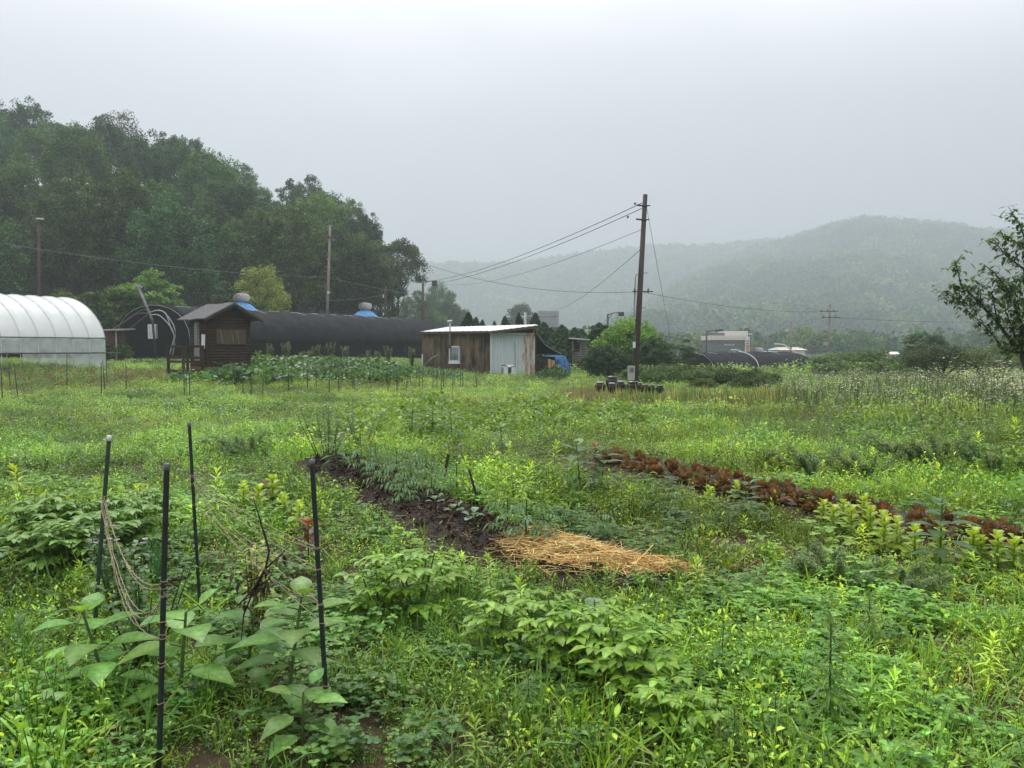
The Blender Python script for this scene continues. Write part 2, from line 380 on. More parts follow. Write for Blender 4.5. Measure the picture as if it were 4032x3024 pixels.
def far_wood(name, label, hf, u0, u1, y0, y1, n, per, size, rad, seed, hmin=1.5, big=1.0):
    rng = np.random.RandomState(seed); q = Q()
    y = y0 + (y1 - y0) * rng.rand(n) ** .85; u = u0 + (u1 - u0) * rng.rand(n); x = (u - CX) / F * y
    h = hf(x, y); ok = h > -1.9 + hmin; x, y, h = x[ok], y[ok], h[ok]; n = len(x)
    r = rad * np.exp(np.clip(rng.normal(0, .26, n), -.5, .38)) * big
    kind = rng.rand(n) + .5 * (NB(x, y, 60, 2) - .5)
    base = np.where((kind > .86)[:, None], [.13, .20, .08], np.where((kind > .55)[:, None], [.06, .13, .05], [.028, .072, .038]))
    base = base * np.exp(rng.normal(0, .15, (n, 1)))
    d = rng.normal(0, 1, (n, per, 3)); d /= np.linalg.norm(d, axis=2)[:, :, None]; d[:, :, 2] = np.abs(d[:, :, 2]) * .95 - .12
    lump = .75 + .35 * rng.rand(n, per, 1)
    P = np.stack([x, y, h + r * .9], 1)[:, None, :] + d * lump * r[:, None, None] * np.array([1, 1, 1.15])
    C = np.repeat(base[:, None, :], per, 1) * np.exp(rng.normal(0, .08, (n, per, 1)))
    diamonds(q, P.reshape(-1, 3), np.repeat(r, per) * size, C.reshape(-1, 3), rng, .25, .8)
    o = q.obj(name, M_CROWN); tag(o, label, 'wood', kind='stuff'); return o
far_wood('hillside_wood', 'misty green wood covering the big rounded hill on the right', hill2, 2300, 4500, 450, 1380, 11000, 85, .28, 9.5, 5)
far_wood('foot_wood', 'low misty trees and scrub along the foot of the right hill', hill2, 1500, 4700, 190, 470, 2600, 60, .34, 3.2, 15, -1)
far_wood('distant_wood', 'pale wood fading into the fog on the farthest ridge', hill3, 1250, 3100, 930, 1730, 6500, 30, .5, 10, 6, 1)

# ================================================================ TREES
for mm in (M_CROWN,):
    t = mm.node_tree; oi = t.nodes.new('ShaderNodeObjectInfo'); at_n = [n for n in t.nodes if n.type == 'ATTRIBUTE'][0]
    mr = t.nodes.new('ShaderNodeMapRange'); mr.inputs[3].default_value = .6; mr.inputs[4].default_value = 1.55
    sc_ = t.nodes.new('ShaderNodeVectorMath'); sc_.operation = 'SCALE'
    t.links.new(oi.outputs['Random'], mr.inputs[0]); t.links.new(mr.outputs[0], sc_.inputs['Scale']); t.links.new(at_n.outputs['Color'], sc_.inputs[0])
    for l in list(t.links):
        if l.from_node == at_n and l.to_node != sc_:
            s_ = l.to_socket; t.links.remove(l); t.links.new(sc_.outputs[0], s_)

def crown_q(rng, H, Wd, zc, ncl, per, leaf, col, hr=.42, rc=(.11, .17), up=.7, gap=0.0, lobes=6, flat=.62, amt=.22):
    """leaf clumps spread through an uneven crown; returns the foliage and the clump centres"""
    q = Q(); cen = []
    lob = rng.normal(0, 1, (lobes, 3)); lob /= np.linalg.norm(lob, axis=1)[:, None]; la = rng.uniform(-.3, .12, lobes)
    while len(cen) < ncl:
        d = rng.normal(0, 1, 3); d /= np.linalg.norm(d)
        if d[2] < -.55: continue
        k = 1 + sum(a * max(0, float(d @ l)) ** 3 for a, l in zip(la, lob))
        r = k * (rng.uniform(.35, 1) ** .45)
        cen.append((d[0] * r * Wd / 2, d[1] * r * Wd / 2, zc + d[2] * r * H * hr))
    cen = np.array(cen)
    for c in cen:
        if rng.rand() < gap: continue
        n = int(per * rng.uniform(.6, 1.35)); rr = Wd * rng.uniform(*rc)
        p = rng.normal(0, 1, (n, 3)); p /= np.linalg.norm(p, axis=1)[:, None] + 1e-6; p *= (rng.rand(n, 1) ** .4) * rr; p[:, 2] *= flat
        p[:, 2] -= .25 * np.hypot(p[:, 0], p[:, 1])
        diamonds(q, c + p, leaf * rng.uniform(.7, 1.3, n), vary(np.asarray(col) * math.exp(rng.normal(0, .13)), n, rng, amt, .10), rng, up, .62)
    return q, cen
def trunk_mb(rng, H, zc, cen, r0, lean=0.1, nl=9, curve=.4):
    b = MB(); top = Vector((rng.uniform(-1, 1) * lean * H, rng.uniform(-1, 1) * lean * H, zc + H * .22)); pts = []
    for i in range(7):
        t = i / 6; pts.append((top.x * t * t + rng.uniform(-1, 1) * .012 * H, top.y * t * t, -.35 + (top.z + .35) * t))
    b.tube(pts, [r0 * (1.25 if i == 0 else 1 - .82 * i / 6) for i in range(7)], 7)
    idx = rng.choice(len(cen), min(nl, len(cen)), replace=False)
    for j in idx:
        c = cen[j]; k = min(max(1, int(6 * max(.25, (c[2] - H * .22) / top.z) * .75)), 5); p0 = Vector(pts[k]); c = Vector(c)
        mid = p0.lerp(c, .5) + Vector((0, 0, -curve * .1 * H * rng.rand()))
        rr = r0 * (1 - .8 * k / 6) * .6
        b.tube([p0, mid, p0.lerp(c, .9)], [rr, rr * .6, rr * .2], 5)
    return b
def tree(name, label, cat, seed, H, Wd, zc, ncl, per, leaf, col, loc, r0=.16, rz=0, group=None, mleaf=None, bark=None, **kw):
    rng = np.random.RandomState(seed); nl = kw.pop('nl', 9); lean = kw.pop('lean', .04)
    r = thing(name, label, cat, loc, rz, group)
    q, cen = crown_q(rng, H, Wd, zc, ncl, per, leaf, col, **kw)
    trunk_mb(rng, H, zc, cen, r0, lean, nl).obj('trunk', bark or M_BARK, r)
    q.obj('crown', mleaf or M_CROWN, r); return r

GREENS = [(.052, .118, .042), (.064, .132, .040), (.044, .102, .040), (.080, .138, .040), (.052, .122, .052), (.066, .126, .036)]
protos = []
HT = 'tall oak-like tree in the dense dark wood on the left hillside'
HG = 'trees of the wood on the left hillside'
for i, c in enumerate(GREENS):
    protos.append(tree('broadleaf_tree', HT, 'tree', 100 + i, 13, 8.4, 7.0, 175, 88, .27, c, (0, 0, 0), .22, 0, HG, hr=.47, rc=(.06, .115), up=.45, flat=.8))
PT = [tree_of(p) for p in protos]; used = set()
rng = np.random.RandomState(7)
def put_tree(x, y, z, s, sz=1.0, label=None, k=None):
    k = rng.randint(len(protos)) if k is None else k
    if k not in used:
        used.add(k); p = protos[k]; p.location = (x, y, z); p.rotation_euler = (0, 0, rng.rand() * 6.28); p.scale = (s, s, s * sz)
        if label: p['label'] = label
        return p
    return dup(protos[k], (x, y, z), rng.rand() * 6.28, (s, s, s * sz), label, HG, PT[k])
rows = [(76, 6.2), (86, 6.6), (97, 7.0), (109, 7.4)]
for y0, stp in rows:
    x0, x1 = (-260 - CX) / F * y0, (1490 - CX) / F * y0; x = x0 + rng.rand() * 3
    while x < x1:
        y = y0 + rng.uniform(-3, 3); u = CX + F * x / y; y += float(smooth(700, 1500, u)) * 15 * (128 - y) / 50; x = (u - CX) / F * y; z = float(hill1(x, y)) - .2; sk = float(prof(SK1, u))
        zmax = EYE + (HOR - (sk + rng.uniform(30, 110))) / F * y; h = min(rng.uniform(11.5, 14.5), zmax - z)
        if h > 4.5: put_tree(x, y, z, h / 13, rng.uniform(.95, 1.15))
        x += stp * rng.uniform(.8, 1.2)
SKY_TREES = [(-140, 400, 1.1), (-20, 395, 1.0), (130, 408, 1.0), (230, 470, .85), (310, 500, .85), (390, 520, .8), (560, 560, .8), (640, 580, .8), (700, 520, .9), (790, 535, .85), (860, 620, .75), (945, 640, .8), (1010, 720, .75),
             (1060, 790, .7), (1225, 705, .85), (1310, 760, .8), (1385, 790, .85), (1440, 850, .8)]
for u, sk, s in SKY_TREES:
    y = 123 + rng.uniform(-2, 2); x = (u - CX) / F * y; z = float(hill1(x, y)) - .3; zt = EYE + (HOR - sk) / F * y
    put_tree(x, y, z, s, max(.55, (zt - z) / 13 / s))
def airy(u, sk, y, w, H, col, label, seed, zoff=-.5, **kw):
    x = (u - CX) / F * y; zt = EYE + (HOR - sk) / F * y; z0 = zt - H
    tree('broadleaf_tree', label, 'tree', seed, H, w, H * .62, kw.pop('ncl', 70), kw.pop('per', 75), kw.pop('leaf', .28), col, (x, y, z0), .15, rng.rand() * 6, None, hr=.36, rc=(.09, .14), **kw)
airy(480, 425, 121, 9.5, 13, (.085, .125, .05), 'pale feathery tree rising highest on the skyline of the left wood', 301, ncl=85, per=62, nl=26)
airy(1155, 690, 118, 5.4, 13, (.080, .115, .055), 'slender pale tree with visible trunk standing apart on the wood skyline', 302, ncl=52, per=60, nl=22)
airy(1570, 895, 104, 7.6, 12.5, (.085, .135, .055), 'pale open-crowned tree at the right end of the dark wood', 303, ncl=110, per=95, nl=24)
airy(1500, 980, 98, 6.5, 10, (.050, .080, .035), 'dark green tree beside the pale tree ending the wood', 304, ncl=95, per=120)
for k, (u, sk, y) in enumerate([(1690, 1135, 175), (1735, 1110, 185), (1760, 1175, 170), (1800, 1205, 180), (1835, 1250, 190), (1640, 1150, 160), (1880, 1290, 195), (1700, 1220, 165)]):
    x = (u - CX) / F * y; zt = EYE + (HOR - sk) / F * y; dup(protos[k % 6], (x, y, -.5), k * 1.3, (.95, .95, (zt + .5) / 13), 'light green fog-softened tree beyond the right end of the dark wood', 'fog-softened trees beyond the wood', PT[k % 6])

ub = tree('shrub', 'dark shrub at the foot of the left wood', 'shrub', 330, 4.2, 5.5, 2.0, 80, 90, .25, (.05, .105, .035), (0, 0, 0), .07, 0, 'dark shrubs along the foot of the left wood', hr=.5, rc=(.08, .14))
UP = tree_of(ub); first = True
for u in list(range(-200, 1000, 62)) + list(range(1000, 1650, 70)):
    y = 68.5 + float(smooth(700, 1500, u)) * 17 + rng.uniform(-1, 1.5); x = (u - CX) / F * y; z = float(hill1(x, y)) - .3; k = rng.uniform(.8, 1.25)
    if first: ub.location = (x, y, z); ub.scale = (k, k, k); first = False
    else: dup(ub, (x, y, z), rng.rand() * 6, k, None, None, UP)

# nearer trees behind the tunnels
def px_tree(u, top, y, wpx, base, col, label, seed, **kw):
    x = (u - CX) / F * y; zt = EYE + (HOR - top) / F * y; H = zt - base; w = wpx / F * y
    name = kw.pop('name', 'broadleaf_tree'); cat = kw.pop('cat', 'tree'); grp = kw.pop('group', None)
    return tree(name, label, cat, seed, H, w, H * kw.pop('zc', .56), kw.pop('ncl', 80), kw.pop('per', 90), kw.pop('leaf', .2), col, (x, y, base), kw.pop('r0', .1), 0, grp, **kw)
px_tree(590, 1045, 66, 270, .6, (.13, .24, .06), 'fresh green layered tree directly behind the tunnel end with the leaning pole', 401, ncl=95, per=85, leaf=.26, rc=(.10, .17), flat=.3, hr=.46)
px_tree(450, 1120, 63, 260, .6, (.11, .21, .055), 'lower fresh green tree between the white greenhouse and the black tunnel', 402, ncl=80, per=85, leaf=.26, flat=.3, hr=.46)
px_tree(1035, 1045, 74, 220, .6, (.19, .24, .06), 'yellow-green bushy tree behind the first roof ventilator', 403, ncl=110, per=110, leaf=.2, hr=.48, zc=.52)
px_tree(905, 1120, 70, 150, .6, (.07, .13, .045), 'small green tree tucked behind the wooden hut roof', 404, ncl=70, per=90, leaf=.22, hr=.48)
px_tree(240, 1150, 60, 220, .6, (.07, .11, .035), 'olive green bush just above the white greenhouse roof', 405, ncl=60, per=80, leaf=.22, hr=.48)
px_tree(420, 1330, 52, 200, .6, (.06, .12, .035), 'low green bush filling the gap beside the white greenhouse', 406, ncl=60, per=80, leaf=.16, hr=.5, name='bush', cat='bush')
px_tree(2470, 1258, 49, 250, -.1, (.15, .27, .06), 'bright green willow-like tree behind the leaning wooden pole', 407, ncl=120, per=150, leaf=.15, hr=.48, zc=.52, up=.2, rc=(.10, .16))
px_tree(2365, 1262, 50, 110, -.1, (.028, .055, .026), 'dark conifer poking out left of the bright willow-like tree', 408, ncl=70, per=90, leaf=.14, hr=.5, zc=.5)
px_tree(2395, 1345, 42, 210, -.1, (.046, .092, .042), 'dark conical evergreen bush left of the leaning pole', 409, ncl=130, per=150, leaf=.09, hr=.5, zc=.46, rc=(.08, .14), name='evergreen_bush', cat='bush')
px_tree(2660, 1335, 56, 180, -.4, (.065, .11, .05), 'small tiered conifer where the guy wire ends', 410, ncl=60, per=80, leaf=.16, flat=.22, hr=.5)
px_tree(2575, 1330, 46, 150, -.1, (.05, .10, .04), 'mid green bush between the leaning pole and the tiered conifer', 412, ncl=70, per=100, leaf=.12, hr=.5, name='bush', cat='bush')
px_tree(3640, 1318, 66, 190, -1.5, (.055, .10, .045), 'dark spreading tree rising above the orchard trees on the right', 413, ncl=80, per=90, leaf=.22, flat=.35, hr=.45, zc=.6)
px_tree(3715, 1352, 38, 290, -.1, (.105, .155, .07), 'orchard tree with dark straight trunk on the right', 414, ncl=120, per=110, leaf=.085, flat=.4, hr=.36, zc=.63, nl=20, r0=.12)
px_tree(3895, 1350, 37, 300, -.1, (.12, .17, .075), 'orchard tree with forked trunk farther right', 415, ncl=110, per=95, leaf=.085, flat=.4, hr=.32, zc=.66, nl=22, r0=.09)
BUSHG = 'bushes behind the net fence on the right'
for k, (u, top, y, w) in enumerate([(3260, 1380, 70, 150), (3330, 1385, 62, 190), (3440, 1372, 58, 190), (3540, 1400, 50, 190), (3290, 1430, 44, 180), (3450, 1420, 45, 170), (3580, 1440, 44, 190), (3360, 1450, 43, 150)]):
    px_tree(u, top, y, w, -1.0 if y > 50 else -.1, (.085 + .012 * (k % 3), .145 + .015 * (k % 3), .055), 'leafy green bush in the row behind the net fence', 420 + k, ncl=70, per=85, leaf=.0032 * y, hr=.5, zc=.5, name='bush', cat='bush', group=BUSHG)
HEDG = 'shrubs of the dense row beside the jars'
for k, (u, top, y, w) in enumerate([(2520, 1440, 37, 150), (2610, 1437, 38, 170), (2700, 1436, 39, 170), (2790, 1440, 38, 180), (2880, 1446, 37, 170), (2960, 1456, 36, 160), (3030, 1470, 35, 120), (2745, 1450, 35, 160), (2850, 1462, 34, 150), (2650, 1458, 35, 150), (2560, 1465, 34, 130)]):
    px_tree(u, top, y, w, -.1, (.078, .130, .046), 'dark shrub in the dense row right of the jars', 440 + k, ncl=75, per=110, leaf=.085, hr=.56, zc=.45, name='shrub', cat='shrub', group=HEDG, amt=.3)
px_tree(2960, 1465, 31, 180, -.05, (.075, .115, .04), 'lighter green bush in front of the dark shrub row', 461, ncl=60, per=80, leaf=.08, hr=.56, zc=.45, name='bush', cat='bush')
px_tree(2780, 1490, 31.5, 120, -.05, (.09, .125, .035), 'low yellow-green bush at the foot of the dark shrub row', 462, ncl=40, per=80, leaf=.07, hr=.56, zc=.45, name='bush', cat='bush')
px_tree(2170, 1455, 41, 140, 0, (.055, .105, .035), 'low weedy bush at the foot of the rusty container', 463, ncl=50, per=80, leaf=.09, hr=.56, zc=.4, name='bush', cat='bush')
px_tree(620, 1425, 45, 220, .55, (.06, .11, .04), 'grey-green bush in front of the black tunnel end', 464, ncl=60, per=90, leaf=.1, hr=.56, zc=.4, name='bush', cat='bush')

# pointed thuja conifers behind the shed
def thuja(seed, H, Wd, col):
    rng = np.random.RandomState(seed); r = thing('conifer', 'x', 'conifer')
    q = Q(); n = 3000; z = rng.rand(n) ** .8; rad = (1 - z) ** .75 * Wd / 2 * (.35 + .65 * rng.rand(n) ** .5)
    a = rng.rand(n) * 6.283; lump = 1 + .25 * rng.rand(n) ** 3 + .5 * np.sin(a * 3 + z * 23 + seed) * np.cos(z * 37 + a * 2)
    P = np.stack([np.cos(a) * rad * lump, np.sin(a) * rad * lump, .05 + z * H * .88], 1)
    diamonds(q, P, .13, vary(col, n, rng, .25, .08), rng, .1, .45)
    MB().tube([(0, 0, -.2), (0, 0, H * .5), (0, 0, H * .93)], [.08, .05, .015], 6).obj('trunk', M_BARK, r); q.obj('crown', M_CROWN, r); return r
TH = [thuja(500 + i, 1, 1, (.050, .095, .046)) for i in range(3)]
for t_ in TH:  # unit prototypes become real trees through their scale
    pass
thl = [(1845, 1222, 60, 105), (1875, 1243, 62, 90), (1900, 1254, 60, 80), (1947, 1258, 66, 60), (1988, 1238, 62, 90), (2043, 1226, 60, 80), (2108, 1224, 58, 100), (2140, 1262, 55, 150), (2212, 1274, 54, 150), (2165, 1285, 57, 130), (2262, 1284, 56, 130), (2290, 1292, 58, 120), (2330, 1300, 60, 110)]
THU = []
for i, (u, top, y, w) in enumerate(thl):
    zt = EYE + (HOR - top) / F * y; H = zt + .1; x = (u - CX) / F * y; wd = w / F * y
    lab = 'pointed dark conifer showing above the white shed roof' if u < 2080 else 'pointed dark conifer right of the shed, behind the sloping black tarp'
    grp = 'conifers above the shed roof' if u < 2080 else 'conifers right of the shed'
    if i < 3: r_ = TH[i]; r_.location = (x, y, -.1); r_['label'] = lab; r_['group'] = grp
    else: r_ = dup(TH[i % 3], (x, y, -.1), i * 1.1, None, lab, grp)
    r_.scale = (wd * 1.25, wd * 1.25, H)
px_tree(2035, 1170, 230, 130, -1, (.04, .07, .04), 'tall pale conifer shape far off in the fog above the shed', 520, ncl=60, per=60, leaf=.9, hr=.5, zc=.5, name='conifer', cat='conifer')

# the near tree leaning into the frame on the right
def near_tree():
    rng = np.random.RandomState(77); Y = 13.6
    r = thing('orchard_tree', 'near tree with arching leafy branches entering at the right edge', 'tree', (0, 0, 0))
    base = at(4060, 1700, Y); base.z = ghf(base.x, Y) - .1
    T = [at(4110, 1700, Y), at(4060, 1500, Y), at(4030, 1405, Y), at(4050, 1220, Y), at(4075, 1020, Y + .2), at(4095, 800, Y + .3)]
    b = MB(); b.tube(T, [.085, .07, .062, .045, .03, .012], 9)
    BR = [(((4018, 1388), (3975, 1383), (3939, 1366)), .03, 0), (((4006, 1375), (3965, 1320), (3927, 1267), (3861, 1200), (3782, 1116), (3764, 1040), (3789, 1000)), .032, .0),
          (((3861, 1200), (3815, 1185), (3758, 1170), (3686, 1140)), .014, .3), (((3927, 1267), (3915, 1200), (3905, 1150), (3925, 1120)), .013, -.3),
          (((4030, 1330), (4005, 1230), (3982, 1158), (3915, 1074), (3873, 1040)), .026, -.2), (((4050, 1150), (4032, 1060), (3963, 1008), (3927, 965), (3888, 944)), .022, .2),
          (((4062, 1060), (4032, 977), (3982, 941), (3930, 921)), .016, -.1), (((4068, 1030), (4034, 935), (4012, 875), (3968, 812)), .02, .15),
          (((3948, 1372), (3910, 1320), (3873, 1279), (3825, 1240), (3776, 1180)), .016, .25), (((4024, 1395), (4030, 1300), (4010, 1210), (4020, 1130)), .018, -.35),
          (((4006, 1375), (3990, 1300), (3960, 1230), (3950, 1160)), .018, .3), (((3985, 1165), (3960, 1130), (3955, 1095)), .01, .1), (((3982, 1158), (4010, 1100), (4040, 1090)), .012, 0),
          (((3861, 1200), (3860, 1140), (3835, 1095)), .01, -.2), (((3820, 1150), (3790, 1140), (3745, 1110)), .008, .1), (((4045, 1240), (4075, 1150), (4110, 1080)), .02, 0), (((4040, 1300), (4090, 1220), (4150, 1180)), .02, .3)]
    q = Q()
    for pts, r0, dy in BR:
        P = [at(px, py, Y + dy * i / (len(pts) - 1)) for i, (px, py) in enumerate(pts)]
        b.tube(P, [r0 * (1 - .8 * i / (len(P) - 1)) for i in range(len(P))], 6)
        for a, c in zip(P[:-1], P[1:]):
            L = (c - a).length; n = int(L * (70 if r0 > .03 else 115)); t = rng.rand(n, 1)
            p = np.array(a)[None] * (1 - t) + np.array(c)[None] * t + rng.normal(0, .055, (n, 3))
            az = rng.rand(n) * 6.283; leaves(q, p, az, rng.uniform(-.5, .5, n), rng.uniform(.085, .13, n), rng.uniform(.045, .065, n), rng.uniform(.2, .7, n), OV4, vary((.072, .13, .038), n, rng, .3, .12), .2)
            m = int(L * 7)
            for _ in range(m):
                k = rng.rand(); s = a.lerp(c, k); e = s + Vector(rng.normal(0, .12, 3)) + Vector((-.04, 0, .05)); b.tube([s, e], [.004, .002], 4, cap=False)
                n2 = 7; tt = rng.rand(n2, 1); pp = np.array(s)[None] * (1 - tt) + np.array(e)[None] * tt
                leaves(q, pp, rng.rand(n2) * 6.283, rng.uniform(-.6, .3, n2), rng.uniform(.06, .10, n2), .045, .5, OV4, vary((.08, .145, .04), n2, rng, .3, .12), .2)
    b.obj('trunk', M_BARK, r); q.obj('foliage', M_LEAF, r)
near_tree()

# ================================================================ BUILDINGS AND THINGS
M_WHITE = mat('white_paint', (.72, .75, .76), (.55, .58, .60), .5, 2, (1, 1, .3))
M_DARKMETAL = mat('dark_metal', (.035, .03, .03), (.07, .05, .045), .55, 10)
M_STEEL = mat('galvanised_pipe', (.42, .44, .46), (.28, .29, .30), .4, 12, metal=.5)
M_NET = mat('black_shade_net', (.012, .012, .015), (.030, .030, .035), .95, 1.4, bump=.7, bscale=14, spec=.12)
M_NETD = mat('black_shade_net_wall', (.004, .004, .005), (.010, .010, .011), 1.0, 3, bump=.3, bscale=16, spec=.08)
M_WOODD = mat('dark_wood', (.022, .013, .009), (.055, .032, .020), .85, 3, (1, 1, 5), .4)
M_WOODG = mat('grey_wood', (.16, .145, .13), (.30, .28, .26), .85, 4, (1, 1, 3), .3)
M_WOODR = mat('red_wood', (.10, .04, .025), (.17, .07, .04), .8, 4, (1, 1, 3), .3)
M_PLY = mat('plywood', (.42, .26, .13), (.55, .36, .20), .7, 3)
M_BLUE = mat('blue_sheet', (.02, .07, .20), (.04, .18, .42), .5, 5)
M_BLUEP = mat('blue_painted_metal', (.10, .33, .62), (.07, .24, .50), .45, 5)
M_BLACK = mat('black_plastic', (.010, .011, .012), (.022, .022, .023), .5, 9)
M_WIRE = mat('cable_sheath', (.07, .07, .075), None, .7)
M_WIREP = mat('pale_cable', (.20, .21, .21), None, .7)
M_GLASS = mat('dull_glass', (.07, .09, .10), (.15, .18, .19), .35, 3, spec=.5)
M_CONC = mat('concrete_pole', (.26, .24, .22), (.15, .12, .105), .85, 3, (1, 1, .4), .3)
M_FARPALE = mat('pale_cladding', (.70, .66, .58), (.60, .57, .52), .7, 2)
M_FARDARK = mat('dark_cladding', (.075, .08, .085), (.11, .115, .12), .7, 2)

def arch(hw, eave, top, n=18, e=.86):
    """profile of a tunnel: upright sides then a bow; list of (offset, height)"""
    p = [(-hw, 0), (-hw * 1.005, eave * .5)]
    for i in range(n + 1):
        a = math.pi * (1 - i / n); p.append((hw * math.cos(a) * 1.0, eave + (top - eave) * math.sin(a) ** e))
    return p + [(hw * 1.005, eave * .5), (hw, 0)]
class Frame:   # local axes: u along the tunnel, w across
    def __init__(s, o, ang): s.o = o; s.a = (math.cos(ang), math.sin(ang)); s.b = (math.sin(ang), -math.cos(ang)); s.ang = ang
    def __call__(s, u, w, z): return (s.a[0] * u + s.b[0] * w, s.a[1] * u + s.b[1] * w, z)

# ---- black net-covered tunnel on the left
def black_tunnel(name, label, ox, oy, oz, ang, L, hw, eave, top, end_sag, seed, window=False):
    r = thing(name, label, 'tunnel', (ox, oy, oz)); fr = Frame((ox, oy), ang); rng = np.random.RandomState(seed)
    pr = [p for p in arch(hw, eave, top) if p[1] >= eave - 1e-6]; n = 46; g = []
    for i in range(n + 1):
        t = i / n; u = L * t; k = 1.0
        rise = .035 * math.sin(i * 2.1) + .02 * rng.normal()
        e = min(1, (1 - t) / end_sag) if end_sag else 1
        dome = math.sin(e * math.pi / 2) ** .8
        g.append([fr(u, w * 1.012, eave - .04 + (z - eave) * (dome * .93 + .07) + (rise + .012 * math.sin(j * 1.7 + i)) * (1 if 0 < j < len(pr) - 1 else 0)) for j, (w, z) in enumerate(pr)])
    MB().sheet(g, .03).obj('roof_net', M_NET, r)
    b = MB()
    for s in (-1, 1):
        gg = [[fr(L * i / 30, s * hw * (.985 + .012 * math.sin(i * 1.3 + j)), -.3 + (eave + .3) * (j / 4)) for j in range(5)] for i in range(31)]
        b.sheet(gg)
    b.obj('side_net', M_NETD, r)
    for u in (0.03, L - .05):
        b = MB(); f = 1 if u < 1 else .12
        pts = [fr(u, w * .985, (z if z < eave else eave + (z - eave) * f) - .03) for w, z in arch(hw, eave, top)]
        c = fr(u, 0, .0); m = len(pts); b.add([c] + pts, [(0, i, i + 1) for i in range(1, m)]); b.obj('end_net', M_NETD, r)
    b = MB()
    for k in range(int(L / 2.2) + 1):
        u = k * 2.2; b.tube([fr(u, w * 1.0, z - .05) for w, z in arch(hw * .97, eave, top * (1 if u < L * (1 - end_sag) else .6), 12)], .022, 5)
    b.obj('hoops', M_STEEL, r)
    return r, fr
TA = math.atan2(30, 16.6)
bt, fr = black_tunnel('net_tunnel', 'long black net-covered tunnel with blue roof ventilators, left of the container shed', -25.2, 57, .62, TA, 35, 4.0, 1.5, 4.05, .16, 1)
b = MB(); p = fr(-.06, 0.15, 2.15); b.box(p, (.06, .95, 1.0), TA); w = b.obj('window', M_WHITE, bt)
MB().box(fr(-.10, 0.15, 2.15), (.03, .74, .84), TA).obj('pane', mat('pale_pane', (.55, .60, .62), (.40, .45, .47), .3, 3), w)
MB().box(fr(-.12, .62, 2.15), (.05, .1, .98), TA).obj('frame', M_WOODG, w)
def ventilator(label, x, y, z, s, base=True):
    v = thing('roof_ventilator', label, 'ventilator', (x, y, z), 0.3, 'turbine ventilators on the tunnels')
    if base:
        MB().lathe([(.0, -.25), (1.28, -.25), (1.28, -.05), (1.22, 0), (.68, .48), (.66, .50), (0, .52)], 4, smooth=False).obj('base', M_BLUEP, v)
        MB().lathe([(.47, .46), (.46, .66), (.50, .68), (.0, .68)], 18).obj('neck', M_BLUEP, v)
    q = MB(); n = 22
    for k in range(n):
        a0 = 2 * math.pi * k / n; g = []
        for j in range(8):
            t = j / 7; zz = .68 + .60 * t; rr = .58 * math.sin(math.pi * (.2 + .60 * t)) ** .6; tw = .35 * math.sin(math.pi * t)
            g.append([(rr * math.cos(a0 + tw), rr * math.sin(a0 + tw), zz), ((rr + .06) * math.cos(a0 + tw + .20), (rr + .06) * math.sin(a0 + tw + .20), zz)])
        q.sheet(g)
    tm = q.obj('turbine', mat('white_turbine', (.62, .62, .60), (.42, .41, .40), .45, 5), v)
    MB().lathe([(.0, .64), (.50, .66), (.46, .70)], 20).lathe([(.44, 1.26), (.36, 1.31), (.0, 1.35)], 20).lathe([(.38, .68), (.48, .97), (.38, 1.28)], 16).obj('cap', mat('turbine_cap_and_gap_shade', (.16, .16, .155), (.10, .10, .10), .5, 6), tm)  # end caps, plus a dark core painting the shade between the vanes
    v.scale = (s, s, s); return v
def on_ridge(px, off=0):
    best = None
    for i in range(400):
        u = 35 * i / 400; x = -25.2 + fr(u, off, 0)[0]; y = 57 + fr(u, off, 0)[1]; e = abs(CX + F * x / y - px)
        if best is None or e < best[0]: best = (e, x, y)
    return best[1], best[2]
x, y = on_ridge(955, -.2); ventilator('blue-based white turbine ventilator on the tunnel roof directly behind the wooden hut', x, y, .62 + 3.98, 1.0)
x, y = on_ridge(1440, -.2); ventilator('blue-based white turbine ventilator midway along the black tunnel roof', x, y, .62 + 3.98, 1.0)

